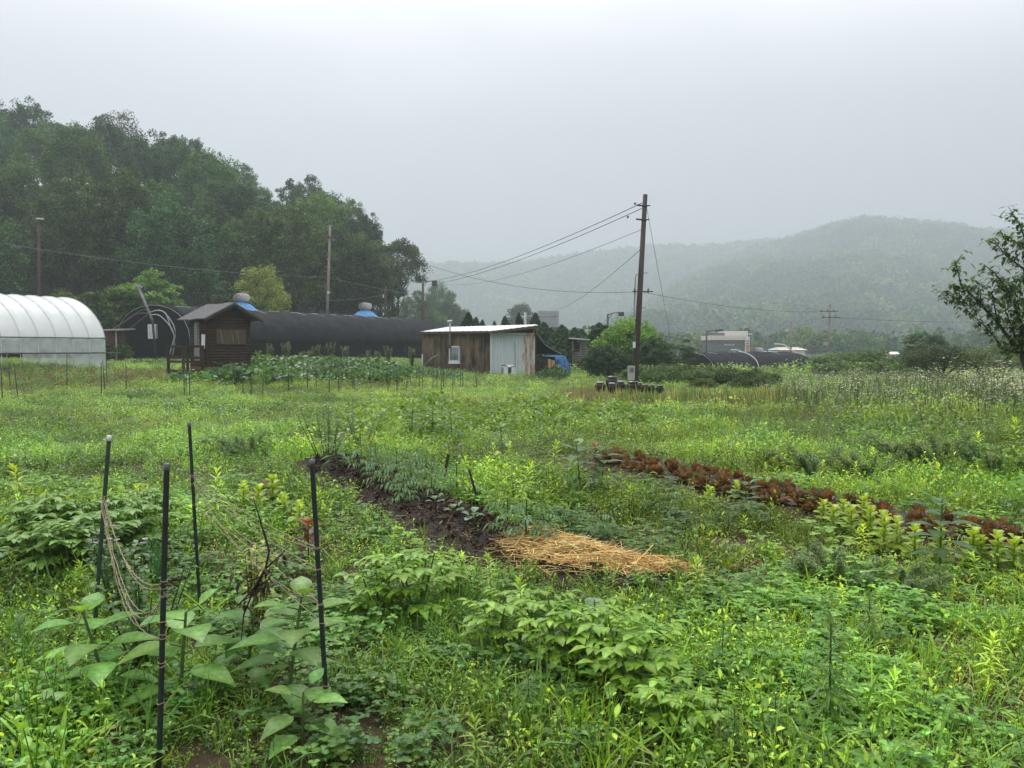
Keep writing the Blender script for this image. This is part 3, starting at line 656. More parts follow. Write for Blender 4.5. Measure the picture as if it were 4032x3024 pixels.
# leaning pole and bent pipes at the tunnel end
r = thing('leaning_post', 'pale weathered post leaning left over the black tunnel end', 'post', (0, 0, 0))
P0 = at(615, 1300, 53.2); P0.z = .55; a, c = at(600, 1262, 53.2), at(545, 1130, 53.0)
MB().tube([a, c], [.085, .08], 10).obj('shaft', mat('weathered_pole', (.34, .35, .35), (.16, .155, .15), .7, 3), r); MB().tube([P0, a + (a - P0) * .02], [.07, .075], 10).obj('lower_shaft', M_WOODD, r)
MB().box(c + Vector((0, 0, .07)), (.5, .14, .12), .5, 0, .25).obj('cap', M_STEEL, r)
BP = 'bent greenhouse pipes leaning on the tunnel end'
for k, (pts, yy) in enumerate([(((583, 1232), (640, 1225), (690, 1300), (672, 1380), (658, 1430)), 52.6), (((590, 1240), (632, 1245), (684, 1312), (668, 1390), (660, 1432)), 52.4),
                               (((612, 1222), (650, 1232), (672, 1290), (688, 1335), (680, 1400)), 52.8), (((598, 1228), (555, 1222), (470, 1280), (425, 1305)), 53.4), (((590, 1236), (545, 1235), (500, 1262), (440, 1300)), 53.2), (((580, 1240), (530, 1280), (480, 1325)), 53.0)]):
    P = [at(px, py, yy) for px, py in pts]; Q_ = []
    for i in range(len(P) - 1):
        p0 = P[max(i - 1, 0)]; p1 = P[i]; p2 = P[i + 1]; p3 = P[min(i + 2, len(P) - 1)]
        for t in (0, .25, .5, .75):
            Q_.append(.5 * ((2 * p1) + (p2 - p0) * t + (2 * p0 - 5 * p1 + 4 * p2 - p3) * t * t + (3 * p1 - p0 - 3 * p2 + p3) * t ** 3))
    Q_.append(P[-1]); o = MB().tube(Q_, .035, 7).obj('bent_pipe', M_STEEL if k < 3 else M_DARKMETAL, None)
    tag(o, 'grey bent hoop pipe arching right in front of the black tunnel end' if k < 3 else 'thin dark bent pipe running down left from the leaning post', 'pipe', BP)

# ---- white film greenhouse, far left
def film_mat(name, c, al, tr=.5):
    m = bpy.data.materials.new(name); m.use_nodes = True; t = m.node_tree; p = t.nodes['Principled BSDF']
    p.inputs['Base Color'].default_value = (*c, 1); p.inputs['Roughness'].default_value = .35
    tl = t.nodes.new('ShaderNodeBsdfTranslucent'); tl.inputs[0].default_value = (*c, 1); tp = t.nodes.new('ShaderNodeBsdfTransparent'); tp.inputs[0].default_value = (.9, .93, .93, 1)
    n = t.nodes.new('ShaderNodeTexNoise'); n.inputs['Scale'].default_value = 1.6; n.inputs['Detail'].default_value = 5; tcn = t.nodes.new('ShaderNodeTexCoord'); t.links.new(tcn.outputs['Object'], n.inputs['Vector'])
    mr = t.nodes.new('ShaderNodeMapRange'); mr.inputs[1].default_value = .3; mr.inputs[2].default_value = .7; mr.inputs[3].default_value = al * .6; mr.inputs[4].default_value = min(1, al * 1.4); t.links.new(n.outputs[0], mr.inputs[0])
    bb = t.nodes.new('ShaderNodeBump'); bb.inputs['Strength'].default_value = .35; bb.inputs['Distance'].default_value = .08; t.links.new(n.outputs[0], bb.inputs['Height']); t.links.new(bb.outputs[0], p.inputs['Normal'])
    m1 = t.nodes.new('ShaderNodeMixShader'); m1.inputs[0].default_value = tr; t.links.new(p.outputs[0], m1.inputs[1]); t.links.new(tl.outputs[0], m1.inputs[2])
    m2 = t.nodes.new('ShaderNodeMixShader'); t.links.new(mr.outputs[0], m2.inputs[0]); t.links.new(m1.outputs[0], m2.inputs[1]); t.links.new(tp.outputs[0], m2.inputs[2])
    t.links.new(m2.outputs[0], t.nodes['Material Output'].inputs[0]); return m
M_FILM = film_mat('white_film', (.93, .94, .95), .03, .35); M_FILM2 = film_mat('clear_film', (.70, .76, .77), .5, .5)
def greenhouse():
    GX, GY, GZ = -23.0, 41.62, .6; A = math.atan2(-.89, -.46); L = 12.6; hw = 3.3; ev = 1.5; tp = 3.6; step = .84
    r = thing('plastic_greenhouse', 'arched white plastic greenhouse with clear lower side, at the left edge', 'greenhouse', (GX, GY, GZ))
    f = Frame((GX, GY), A); pr = [p for p in arch(hw, ev, tp, 20, 1.3) if p[1] >= ev - 1e-6]; g = []; n = int(L / step)
    for i in range(n * 4 + 1):
        u = i * step / 4; sag = -.075 * math.sin(math.pi * (i % 4) / 4); g.append([f(u, w * (1 + sag * .4), z + sag) for w, z in pr])
    MB().sheet(g).obj('roof_film', M_FILM, r)
    b = MB()
    for k in range(n + 1): b.tube([f(k * step, w, z) for w, z in arch(hw + .005, ev, tp + .008, 18, 1.3)], .017, 6)
    b.obj('hoops', mat('hoop_steel', (.62, .66, .67), (.50, .55, .55), .5, 6), r)
    b = MB()
    for s in (-1, 1):
        b.tube([f(-.1, s * (hw + .03), ev), f(L, s * (hw + .03), ev)], .03, 6); b.tube([f(-.8, s * (hw + .06), .78), f(L, s * (hw + .06), .78)], .035, 6)
    b.obj('side_rails', mat('rail_dark', (.07, .075, .075), (.12, .12, .12), .6, 5), r)
    b = MB(); s = -1
    for s, lim in ((-1, L), (1, L)):
        b.sheet([[f(i * step / 2, s * (hw + .01 + .015 * math.sin(i * 2.3 + j)), .8 + (ev - .8) * j / 3) for j in range(4)] for i in range(int(lim / step * 2) + 1)])
        if s < 0: b.sheet([[f(i * step / 2, s * (hw + .01 + .03 * math.sin(i * 1.9 + j)), -.25 + 1.03 * j / 3) for j in range(4)] for i in range(5)])
    b.obj('side_film', M_FILM2, r)
    b = MB(); pts = [f(.02, w, z) for w, z in arch(hw - .03, ev, tp - .03, 18, 1.3)]; b.add([f(.02, 0, 0)] + pts, [(0, i, i + 1) for i in range(1, len(pts))]); b.obj('end_film', M_FILM2, r)
    o = MB().lathe([(0, -.09), (.07, -.07), (.10, 0), (.07, .07), (0, .09)], 10, c=f(-.9, hw + .06, .8)).obj('crank', mat('orange_plastic', (.62, .16, .06), None, .5), r)
    def inside(u, w, z): p_ = f(u, w, z); return Vector((GX + p_[0], GY + p_[1], GZ + p_[2]))
    sgn = 1
    for k, (u, w) in enumerate([(5.4, .9), (5.7, .6), (5.3, .4)]):
        p_ = inside(u, w, -.05); t = thing('pot_stack', 'tall stack of black plastic pots inside the greenhouse opening', 'pots', p_, 0, 'black pot stacks in the greenhouse')
        b = MB()
        for j in range(7): b.lathe([(.15, j * .10), (.2, j * .10 + .12), (.215, j * .10 + .12), (.215, j * .10 + .15), (.19, j * .10 + .15)], 12)
        b.obj('pots', M_BLACK, t)
    p_ = inside(9.2, .4, .05)
    for k in range(4):
        o = MB().box((0, 0, 0), (3.0, .22, .04), A + .15 * k - .2, 0, .02).obj('plank', M_WOODG, None, p_ + Vector((.12 * k, .1 * k, .14 + .045 * k))); tag(o, 'weathered grey plank lying in the open side of the greenhouse', 'plank', 'planks stacked in the greenhouse')
    for k, (u, w, c) in enumerate([(7.2, 1.2, 0), (6.6, .7, 0), (4.2, .2, 1), (4.0, .9, 1)]):
        p_ = inside(u, w, .1); s_ = MB(); rr = random.Random(k)
        pr_ = [(0, -.1), (.26, -.08), (.33, .05), (.30, .2), (.14, .32), (0, .35)]; s_.lathe(pr_, 14)
        s_.v = [(x_ * 1.4 + rr.uniform(-.02, .02), y_ + rr.uniform(-.02, .02), z_ + rr.uniform(-.02, .02)) for x_, y_, z_ in s_.v]
        o = s_.obj('sack', mat('tan_sack', (.42, .25, .13), (.55, .38, .22), .8, 4) if c == 0 else mat('white_sack', (.5, .5, .48), (.62, .62, .6), .8, 4), None, p_)
        tag(o, 'tan slumped sack on the ground inside the greenhouse' if c == 0 else 'white sack inside the greenhouse near its far end', 'sack', 'tan sacks in the greenhouse' if c == 0 else 'white sacks in the greenhouse')
greenhouse()

# small brick outbuilding between greenhouse and tunnel
r = thing('brick_outhouse', 'small dark brick outhouse with grey overhanging roof, behind the greenhouse corner', 'outhouse', (at(425, 1300, 52).x, 52, .6))
MB().box((0, 0, 1.0), (1.5, 1.6, 2.2)).obj('wall', mat('dark_brick', (.07, .03, .022), (.12, .055, .04), .9, 12, (1, 1, 3), .4), r)
MB().box((.1, 0, 2.16), (2.3, 2.2, .09), 0, .05, -.03).obj('roof', M_WOODG, r); MB().tube([(.95, -.9, -.6), (.95, -.9, 2.14)], .05, 6).obj('post', M_WOODG, r)

# ---- wooden hut
def hut():
    Y = 36.4; x0 = at(868, 1400, Y).x; rz = R(46); r = thing('wooden_hut', 'small dark log-sided hut with gabled roof, in front of the black tunnel', 'hut', (x0, Y, .48), rz)
    Wd, D, Hh = 1.9, 1.75, 2.45; b = MB(); n = 17
    # local frame: front face at -y, its width along x
    for k in range(n):
        z = .34 + (Hh - .34) * (k + .5) / n; d = (Hh - .34) / n
        for s in (-1, 1):
            b.tube([(-Wd / 2, s * D / 2, z), (Wd / 2, s * D / 2, z)], d * .56, 6)
            b.tube([(s * Wd / 2, -D / 2, z), (s * Wd / 2, D / 2, z)], d * .56, 6)
    b.box((0, 0, Hh / 2 + .1), (Wd - .04, D - .04, Hh - .2))
    wl = b.obj('wall', M_WOODD, r)
    MB().box((0, 0, .15), (Wd + .06, D + .06, .55)).obj('brick_plinth', mat('red_brick', (.16, .055, .035), (.22, .09, .06), .9, 14, (1, 1, 2.5), .3), r)
    b = MB(); Rg = 3.12
    for s in (-1, 1):
        ev = (s * (Wd / 2 + .44), Hh - .06); rd = (0, Rg)
        g = [[(ev[0] + (rd[0] - ev[0]) * t, -D / 2 - .5 + (D + .9) * u, ev[1] + (rd[1] - ev[1]) * t + .02 * math.sin(u * 9)) for t in (0, .5, 1)] for u in (0, .25, .5, .75, 1)]
        if s > 0: g = [row[::-1] for row in g]
        b.sheet(g, .05, False)
    b.obj('roof', mat('felt_roof', (.07, .07, .075), (.14, .14, .14), .9, 6, bump=.3), r)
    b = MB()
    for s in (-1, 1): b.beam((s * (Wd / 2 + .42), -D / 2 - .47, Hh - .15), (0, -D / 2 - .47, Rg - .1), .05, .1)
    b.add([(-Wd / 2, -D / 2 + .02, Hh - .1), (Wd / 2, -D / 2 + .02, Hh - .1), (0, -D / 2 + .02, Rg - .12)], [(0, 1, 2)]); b.obj('gable', M_WOODD, r)
    w = MB().box((.02, -D / 2 - .07, 1.62), (1.46, .06, .74)).obj('window', M_WOODD, r)
    MB().box((.02, -D / 2 - .115, 1.62), (1.34, .03, .64)).obj('pane', mat('brown_panel', (.055, .035, .02), (.085, .06, .033), .6, 3), w)
    b = MB(); [b.beam((x_, -D / 2 - .135, 1.32), (x_ - .10, -D / 2 - .135, 1.93), .018) for x_ in (-.38, .12, .38)]; b.obj('slat', M_WOODG, w)
    w = MB().box((-Wd / 2 - .07, .1, 1.72), (.05, .42, 1.1)).obj('side_window', M_WOODG, r); MB().box((-Wd / 2 - .105, .1, 1.72), (.03, .28, .98)).obj('pane', M_GLASS, w)
    MB().box((-Wd / 2 - .09, -.55, 1.42), (.03, .3, .62), 0, .1).obj('notice_board', M_WHITE, r)
    MB().box((-Wd / 2 - .08, .1, .85), (.03, .5, .6)).obj('lower_panel', M_WOODG, r)
    # timber landing at the left side
    b = MB()
    for px_, py_ in ((-1.15, -.7), (-1.15, .8), (-2.0, -.7), (-2.0, .8)): b.beam((px_, py_, -.6), (px_, py_, 1.25), .1)
    for z in (.15, .55, .72, 1.2): b.beam((-2.0, -.7, z), (-1.15, -.7, z), .05, .1); b.beam((-2.0, -.7, z), (-2.0, .8, z), .05, .1)
    b.box((-1.55, .05, .05), (1.0, 1.7, .08)); b.obj('landing', M_WOODD, r)
hut()

# ---- shed with the rusty container end
def rust_mat():
    m = bpy.data.materials.new('rusty_container_paint'); m.use_nodes = True; t = m.node_tree; p = t.nodes['Principled BSDF']; p.inputs['Roughness'].default_value = .6
    tcn = t.nodes.new('ShaderNodeTexCoord'); mpn = t.nodes.new('ShaderNodeMapping'); mpn.inputs['Scale'].default_value = (5.5, 5.5, .55); t.links.new(tcn.outputs['Object'], mpn.inputs[0])
    n = t.nodes.new('ShaderNodeTexNoise'); n.inputs['Scale'].default_value = 2.0; n.inputs['Detail'].default_value = 6; n.inputs['Roughness'].default_value = .7; t.links.new(mpn.outputs[0], n.inputs['Vector'])
    sp = t.nodes.new('ShaderNodeSeparateXYZ'); t.links.new(tcn.outputs['Object'], sp.inputs[0])
    mr = t.nodes.new('ShaderNodeMapRange'); mr.inputs[1].default_value = -.1; mr.inputs[2].default_value = .7; mr.inputs[3].default_value = -.25; mr.inputs[4].default_value = .085; t.links.new(sp.outputs[0], mr.inputs[0])
    ad_ = t.nodes.new('ShaderNodeMath'); ad_.operation = 'ADD'; t.links.new(n.outputs[0], ad_.inputs[0]); t.links.new(mr.outputs[0], ad_.inputs[1])
    r_ = t.nodes.new('ShaderNodeValToRGB'); e = r_.color_ramp.elements; e[0].position = .52; e[0].color = (.50, .57, .58, 1); e[1].position = .66; e[1].color = (.24, .075, .03, 1); x_ = e.new(.585); x_.color = (.48, .36, .26, 1)
    t.links.new(ad_.outputs[0], r_.inputs[0]); t.links.new(r_.outputs[0], p.inputs['Base Color']); return m
M_RUST = rust_mat(); M_MUD = mat('stained_wall', (.022, .017, .012), (.17, .125, .07), .9, 1.5, (1.6, 1.6, .5), .3, contrast=(.36, .64))
def shed():
    r = thing('container_shed', 'low shed of stained brown wall and rusty white container end under white sheet roofing', 'shed', (at(2018, 1480, 46.5).x, 46.5, 0))
    ox = r.location.x; H = at(2018, 1313, 46.5).z; hw = 1.22
    def L(v): return Vector(v) - Vector((ox, 46.5, 0))
    b = MB(); n = 12; pts = []
    for k in range(n):      # corrugated end, ribs run upright
        x0 = -hw + .06 + (2 * hw - .12) * k / n; w = (2 * hw - .12) / n
        pts += [(x0, 0), (x0 + w * .32, 0), (x0 + w * .5, .05), (x0 + w * .82, .05)]
    pts.append((hw - .06, 0)); g = [[(x_, y_, z) for z in (-.1, H * .5, H - .08)] for x_, y_ in pts]; b.sheet([row[::-1] for row in g], None, False)
    b.obj('container_end', M_RUST, r)
    b = MB()
    for x_ in (-hw, hw): b.box((x_, .02, H / 2 - .05), (.11, .16, H + .1))
    b.box((0, .02, H - .03), (2 * hw + .11, .17, .13)); b.obj('container_frame', M_RUST, r)
    b = MB(); b.box((0, 3.1, H / 2 - .05), (2 * hw, 5.9, H)); b.obj('container_body', M_WHITE, r)
    MB().tube([(.02, -.05, 1.95), (.12, -.06, 1.9), (.16, -.06, .9), (.14, -.05, .2)], .012, 5).obj('hanging_wire', M_DARKMETAL, r)
    # stained wall going left
    A = Vector((-hw - .055, .14, 0)); B = L(at(1662, 1450, 49.6)); B.z = 0; wl = []
    for i in range(13):
        t = i / 12; p_ = A.lerp(B, t); wl.append([(p_.x, p_.y + .025 * math.sin(i * 2.3), z) for z in (-.15, .8, 1.6, H + .02)])
    b = MB(); b.sheet(wl, .12, False)
    back = B + Vector((.6, 3.6, 0)); b.sheet([[(B.x, B.y, z) for z in (-.15, H)], [(back.x, back.y, z) for z in (-.15, H + .3)]], .1, False); b.obj('wall', M_MUD, r)
    dW = (A - B).normalized(); nrm = Vector((dW.y, -dW.x, 0))
    def on(px_, z): # a point on the wall seen at px
        u = (px_ - CX) / F
        for i in range(200):
            p_ = B.lerp(A, i / 199); 
            if (p_.x + ox) / (p_.y + 46.5) >= u: break
        return Vector((p_.x, p_.y, z)) + nrm * .04
    ang = math.atan2(dW.y, dW.x)
    b = MB()
    for px_ in (1735, 1862, 1905): b.box(on(px_, 1.3) + nrm * .02, (.10, .05, 2.3), ang)
    b.beam(on(1668, 2.5) + nrm * .03, on(1930, 2.5) + nrm * .03, .08, .07); b.obj('batten', M_MUD, r)
    c = on(1792, 1.28) + nrm * .03; w = MB()
    for dx in (-.36, .36): w.box(c + dW * dx, (.07, .09, .92), ang)
    for dz in (-.42, .42): w.box(c + Vector((0, 0, dz)), (.79, .09, .08), ang)
    w.box(c + Vector((0, 0, -.52)), (.82, .12, .16), ang); w = w.obj('window', M_WHITE, r)
    MB().box(c - nrm * .01, (.68, .03, .80), ang).obj('pane', M_GLASS, w)
    b = MB(); [b.tube([c + nrm * .07 + dW * (-.3 + .1 * k) + Vector((0, 0, -.4)), c + nrm * .07 + dW * (-.3 + .1 * k) + Vector((0, 0, .4))], .011, 5) for k in range(7)]; b.obj('bars', M_WHITE, w)
    # flue
    f0 = on(1765, 1.75) + nrm * .22; top = L(at(1765, 1268, 46.9)); f0 = Vector((top.x, f0.y - .1, f0.z)); top.y = f0.y
    b = MB(); b.tube([f0, top], .055, 10); b.tube([top + Vector((-.15, 0, .05)), top + Vector((.15, -.04, .09))], .07, 10, cap=False); b.tube([f0 + Vector((0, 0, .05)), f0 + Vector((0, .3, .0))], .055, 8)
    b.obj('flue', M_STEEL, r)
    MB().box(f0 + Vector((0, .02, -.05)), (.14, .14, .22)).obj('flue_elbow', M_DARKMETAL, r)
    # roof: white profiled sheets on a brown edge board
    c1, c2, c3, c4, c5 = L(at(1656, 1307, 49.4)), L(at(1938, 1304, 46.0)), L(at(2119, 1282, 45.9)), L(at(2112, 1279, 53.5)), L(at(1760, 1289, 54.5))
    b = MB(); g = []
    for i in range(41):
        t = i / 40; lo = c1.lerp(c2, t / .62) if t < .62 else c2.lerp(c3, (t - .62) / .38); hi = c5.lerp(c4, t); zz = .018 * (i % 2)
        g.append([(lo + (hi - lo) * s + Vector((0, 0, zz))) for s in (0, .33, .66, 1)])
    b.sheet(g, .02, False); b.obj('roof', mat('white_roof_sheet', (.80, .82, .83), (.62, .65, .67), .45, 1.5, (1, 1, 1), .1), r)
    b = MB(); dz = Vector((0, 0, -.07)); b.beam(c1 + dz, c2 + dz, .05, .10); b.beam(c2 + dz * 1.1, c3 + dz * 1.1, .06, .13); b.beam(c3 + dz, c4 + dz, .06, .12)
    b.obj('edge_board', mat('brown_board', (.06, .033, .024), (.13, .06, .04), .85, 6), r)
    b = MB(); up = L(at(2095, 1288, 46.6)); b.add([(-hw, .3, H), (hw, .3, H), (up.x, .3, up.z - .06), (-hw + .1, .3, H + .06)], [(0, 1, 2, 3)])
    b.add([(hw, .3, H), (hw, 6, H), (hw, 6, H + .45), (up.x, .3, up.z - .06)], [(0, 1, 2, 3)]); b.obj('dark_gap_fill', M_NETD, r)  # black sheets stand in for the dark gap between container top and roof
    b = MB(); b.tube([(hw + .1, .0, -.2), (hw + .1, .0, up.z - .1)], .03, 6); b.obj('corner_post', M_DARKMETAL, r)
    return r
shed()
# torn white air-conditioner box in front of the container
Y = 45.6; p0 = at(2004, 1470, Y); r = thing('broken_appliance', 'broken white box with torn reddish top lying before the rusty container', 'appliance', (p0.x, Y, ghf(p0.x, Y) + .1), -.1)
b = MB(); 
for c_, d_ in (((-.34, 0, .25), (.05, .4, .5)), ((.36, 0, .23), (.06, .4, .46)), ((-.18, -.19, .25), (.3, .04, .5)), ((.26, -.19, .25), (.2, .04, .46)), ((0, .19, .25), (.74, .04, .5))): b.box(c_, d_)
b.obj('casing', M_WHITE, r)
g = [[(-.42 + .84 * i / 8, -.24 + .48 * j / 4, .52 + .05 * math.sin(i * 1.1 + j) - .05 * (i > 3) * (j < 2)) for j in range(5)] for i in range(9)]; MB().sheet(g, .02).obj('torn_cover', mat('torn_cover', (.66, .66, .66), (.30, .08, .06), .6, 5, contrast=(.5, .62)), r)
MB().box((.06, -.1, .2), (.22, .1, .3)).obj('fan', M_BLACK, r); b = MB(); [b.box((-.34, -.22, .1 + .06 * k), (.12, .02, .03)) for k in range(6)]; b.obj('grille', M_DARKMETAL, r)
# dead branch against the wall
P = [at(1668, 1470, 48.2), at(1672, 1440, 48), at(1700, 1410, 47.8), at(1728, 1395, 47.8)]
o = MB().tube(P, [.06, .05, .05, .02], 6).tube([at(1672, 1436, 48), at(1690, 1418, 47.6)], [.05, .02], 5).obj('dead_branch', M_WOODG, None); tag(o, 'grey bent dead branch leaning at the left end of the stained shed wall', 'branch')
o = MB().tube([at(1663, 1395, 48.6), at(1664, 1478, 48.4)], .045, 6).obj('post', M_STEEL, None); tag(o, 'thin grey post standing at the left corner of the stained shed wall', 'post')

# sloping black tarp and its pole
g = []
for i in range(13):
    t = i / 12; px_ = 2103 + 100 * t; top = 1300 + 92 * (t ** .72) + 10 * math.sin(math.pi * t); Y = 47 + 1.5 * t
    g.append([at(px_, top + (1393 - top) * s, Y + 2.4 * s) for s in (0, .33, .66, 1)])
o = MB().sheet(g, .02).obj('tarpaulin', M_NETD, None); tag(o, 'black tarp sloping down from the right end of the container shed', 'tarp')
o = MB().tube([at(2103, 1300, 46.9), at(2150, 1362, 47.5), at(2203, 1391, 48.4), at(2213, 1394, 48.4)], .02, 5).obj('guy_rope', M_WIREP, None); tag(o, 'pale rope along the edge of the sloping black tarp', 'rope')

# blue sheeted heap
def heap():
    Y = 47.5; x0 = at(2182, 1440, Y).x; r = thing('sheeted_woodpile', 'boards piled on a frame and half covered by a blue plastic sheet', 'woodpile', (x0, Y, 0)); s = Y / F
    def lx(px_): return (px_ - 2182) * s
    zt = at(2182, 1400, Y).z; b = MB(); gg = []
    for i in range(15):
        t = i / 14; x_ = lx(2136) + (lx(2244) - lx(2136)) * t; top = zt if t < .84 else zt - (t - .84) / .16 * .62; fall = .05 if t < .45 else (.75 if t > .5 else .4)
        f_ = .07 * math.sin(i * 1.9)
        gg.append([(x_, 1.0, top - .3), (x_, .9, top), (x_, -.1, top + .01 * math.sin(i)), (x_ + .03 * math.sin(i * 2), -.15 + f_ * .4, top - fall * .5), (x_, -.2 + f_, top - fall)])
    MB().sheet(gg).obj('blue_sheet', M_BLUE, r)
    b = MB()
    for x_ in (2140, 2160, 2200, 2228): b.beam((lx(x_), 0, -.2), (lx(x_), 0, zt - .05), .07)
    b.box((lx(2150), .3, .62), (.30, .9, .9)); b.box((lx(2125), .2, .5), (.5, .5, .55)); b.obj('frame', M_WOODD, r)
    MB().box((lx(2163), -.16, .72), (.16, .04, .52), 0, .06).obj('board', M_PLY, r); MB().box((lx(2178), -.12, .70), (.20, .04, .42), 0, .06).obj('board', M_PLY, r)
    MB().beam((lx(2152), -.25, .05), (lx(2200), -.25, .95), .05).obj('prop', M_WOODD, r)
heap()
# slatted shed
def slat_shed():
    Y = 53; x0 = at(2295, 1440, Y).x; r = thing('slatted_shed', 'small open slatted timber shed with pale lean-to roof beside the conical bush', 'shed', (x0, Y, -.1)); s = Y / F
    zt = at(2295, 1345, Y).z + .1; zb = at(2295, 1430, Y).z + .1; hw = 40 * s; b = MB()
    for x_ in (-hw, -hw * .25, hw): b.beam((x_, 0, -.3), (x_, 0, zt + .1), .1); b.beam((x_, 1.6, -.3), (x_, 1.6, zt + .1), .1)
    b.obj('posts', M_WOODG, r); b = MB()
    for k in range(9):
        z = zb + (zt - zb) * (k + .3) / 9
        if k < 5: b.box((0, -.07, z), (hw * 2 + .1, .03, .09))
        else: b.box((hw * .38, -.07, z), (hw * 1.3, .03, .09))
        b.box((-hw - .03, .8, z), (.03, 1.6, .09))
    b.obj('slats', M_WOODG, r)
    MB().beam((-hw, -.06, zt - .35), (-hw * .25, -.06, zt - .05), .04).obj('brace', M_WOODR, r)
    MB().box((.15, .7, zt + .14), (hw * 2 + .75, 2.4, .06), 0, 0, .07).obj('roof', mat('pale_roof', (.78, .80, .82), (.6, .62, .63), .5, 3), r)
slat_shed()
rr = random.Random(3)
for k in range(9):
    px_ = rr.uniform(2245, 2320); Y = 49 + rr.uniform(-.6, .8); c_ = at(px_, 1455 - 22 * rr.random(), Y); a = rr.uniform(-.5, .5)
    o = MB().beam((-.65, 0, 0), (.65, .2, .1), .13, .09).obj('timber_offcut', M_WOODD if k % 3 else M_WOODG, None, c_); o.rotation_euler = (0, rr.uniform(-.15, .15), a)
    tag(o, 'dark old timber tumbled in the pile below the slatted shed' if k % 3 else 'greyed timber tumbled in the pile below the slatted shed', 'timber', 'dark timbers below the slatted shed' if k % 3 else 'greyed timbers below the slatted shed')
o = MB().beam(at(2212, 1462, 47.8), at(2268, 1443, 48.6), .14, .1).obj('plank', M_WOODG, None); tag(o, 'pale plank leaning up towards the timber pile right of the blue sheet', 'plank')

# ---- onggi jars
M_JAR = mat('dark_glazed_clay', (.010, .007, .006), (.024, .015, .012), .35, 4, spec=.25); M_JARR = mat('reddish_glazed_clay', (.060, .020, .012), (.030, .012, .009), .4, 4, spec=.25); M_LID = mat('clay_lid', (.035, .028, .026), (.055, .045, .042), .25, 5, spec=.7)
M_LIDP = mat('pale_lid', (.30, .30, .30), (.20, .20, .20), .3, 5, spec=.6)
JP = [(.0, 0), (.52, 0), (.60, .12), (.82, .42), (.96, .68), (1.0, .86), (.94, 1.04), (.74, 1.20), (.66, 1.25), (.70, 1.30), (.0, 1.30)]
def jar(label, pc, pw, ptop, Y, red=False, knob=False, tall=1.0, pale=False, grp=None):
    p_ = at(pc, 1500, Y); g0 = ghf(p_.x, Y) - .02; R_ = pw / 2 / F * Y; zt = at(pc, ptop, Y).z; Hh = (zt - g0) / (1.44)
    r = thing('clay_jar', label, 'jar', (p_.x, Y, g0), 0, grp); kz = Hh
    MB().lathe([(a * R_, z * kz) for a, z in JP], 26).obj('body', M_JARR if red else M_JAR, r)
    b = MB().lathe([(.70 * R_, 1.28 * kz), (.80 * R_, 1.29 * kz), (.81 * R_, 1.34 * kz), (.74 * R_, 1.36 * kz), (.70 * R_, 1.41 * kz), (.5 * R_, 1.43 * kz), (0, 1.44 * kz)], 26); ld = b.obj('lid', M_LIDP if pale else M_LID, r)
    if knob: MB().lathe([(.12 * R_, 1.43 * kz), (.16 * R_, 1.50 * kz), (.1 * R_, 1.54 * kz), (0, 1.55 * kz)], 14).obj('knob', M_LID, ld)
    b = MB()
    for z in (.98, 1.06): b.lathe([(.99 * R_ * (1 if z < 1 else .94), z * kz), (1.015 * R_ * (1 if z < 1 else .94), (z + .012) * kz), (.985 * R_ * (1 if z < 1 else .94), (z + .024) * kz)], 26)
    b.obj('band', M_LID, r); return r
jar('reddish clay jar at the left end of the jar group', 2364, 44, 1502, 28.9, True, pale=True)
jar('tallest dark clay jar, rising at the back left of the group', 2411, 52, 1480, 30.2)
jar('small dark jar in front of the tallest jar', 2410, 35, 1506, 28.6, pale=True)
jar('dark barrel-shaped jar between the tallest jar and the knobbed one', 2444, 38, 1499, 29.0, pale=True)
jar('small dark jar mostly hidden left of the knobbed jar', 2462, 20, 1510, 29.8, pale=True)
jar('widest black jar with a knob on its lid, in the middle of the group', 2493, 56, 1500, 28.5, knob=True)
jar('small dark jar half hidden right behind the knobbed jar', 2517, 26, 1505, 29.6, pale=True)
jar('reddish-brown jar just right of the knobbed jar', 2540, 36, 1513, 28.9, True)
jar('narrow dark jar second from the right end of the group', 2567, 28, 1515, 28.8)
jar('dark rounded jar at the right end of the group', 2599, 33, 1516, 28.5)

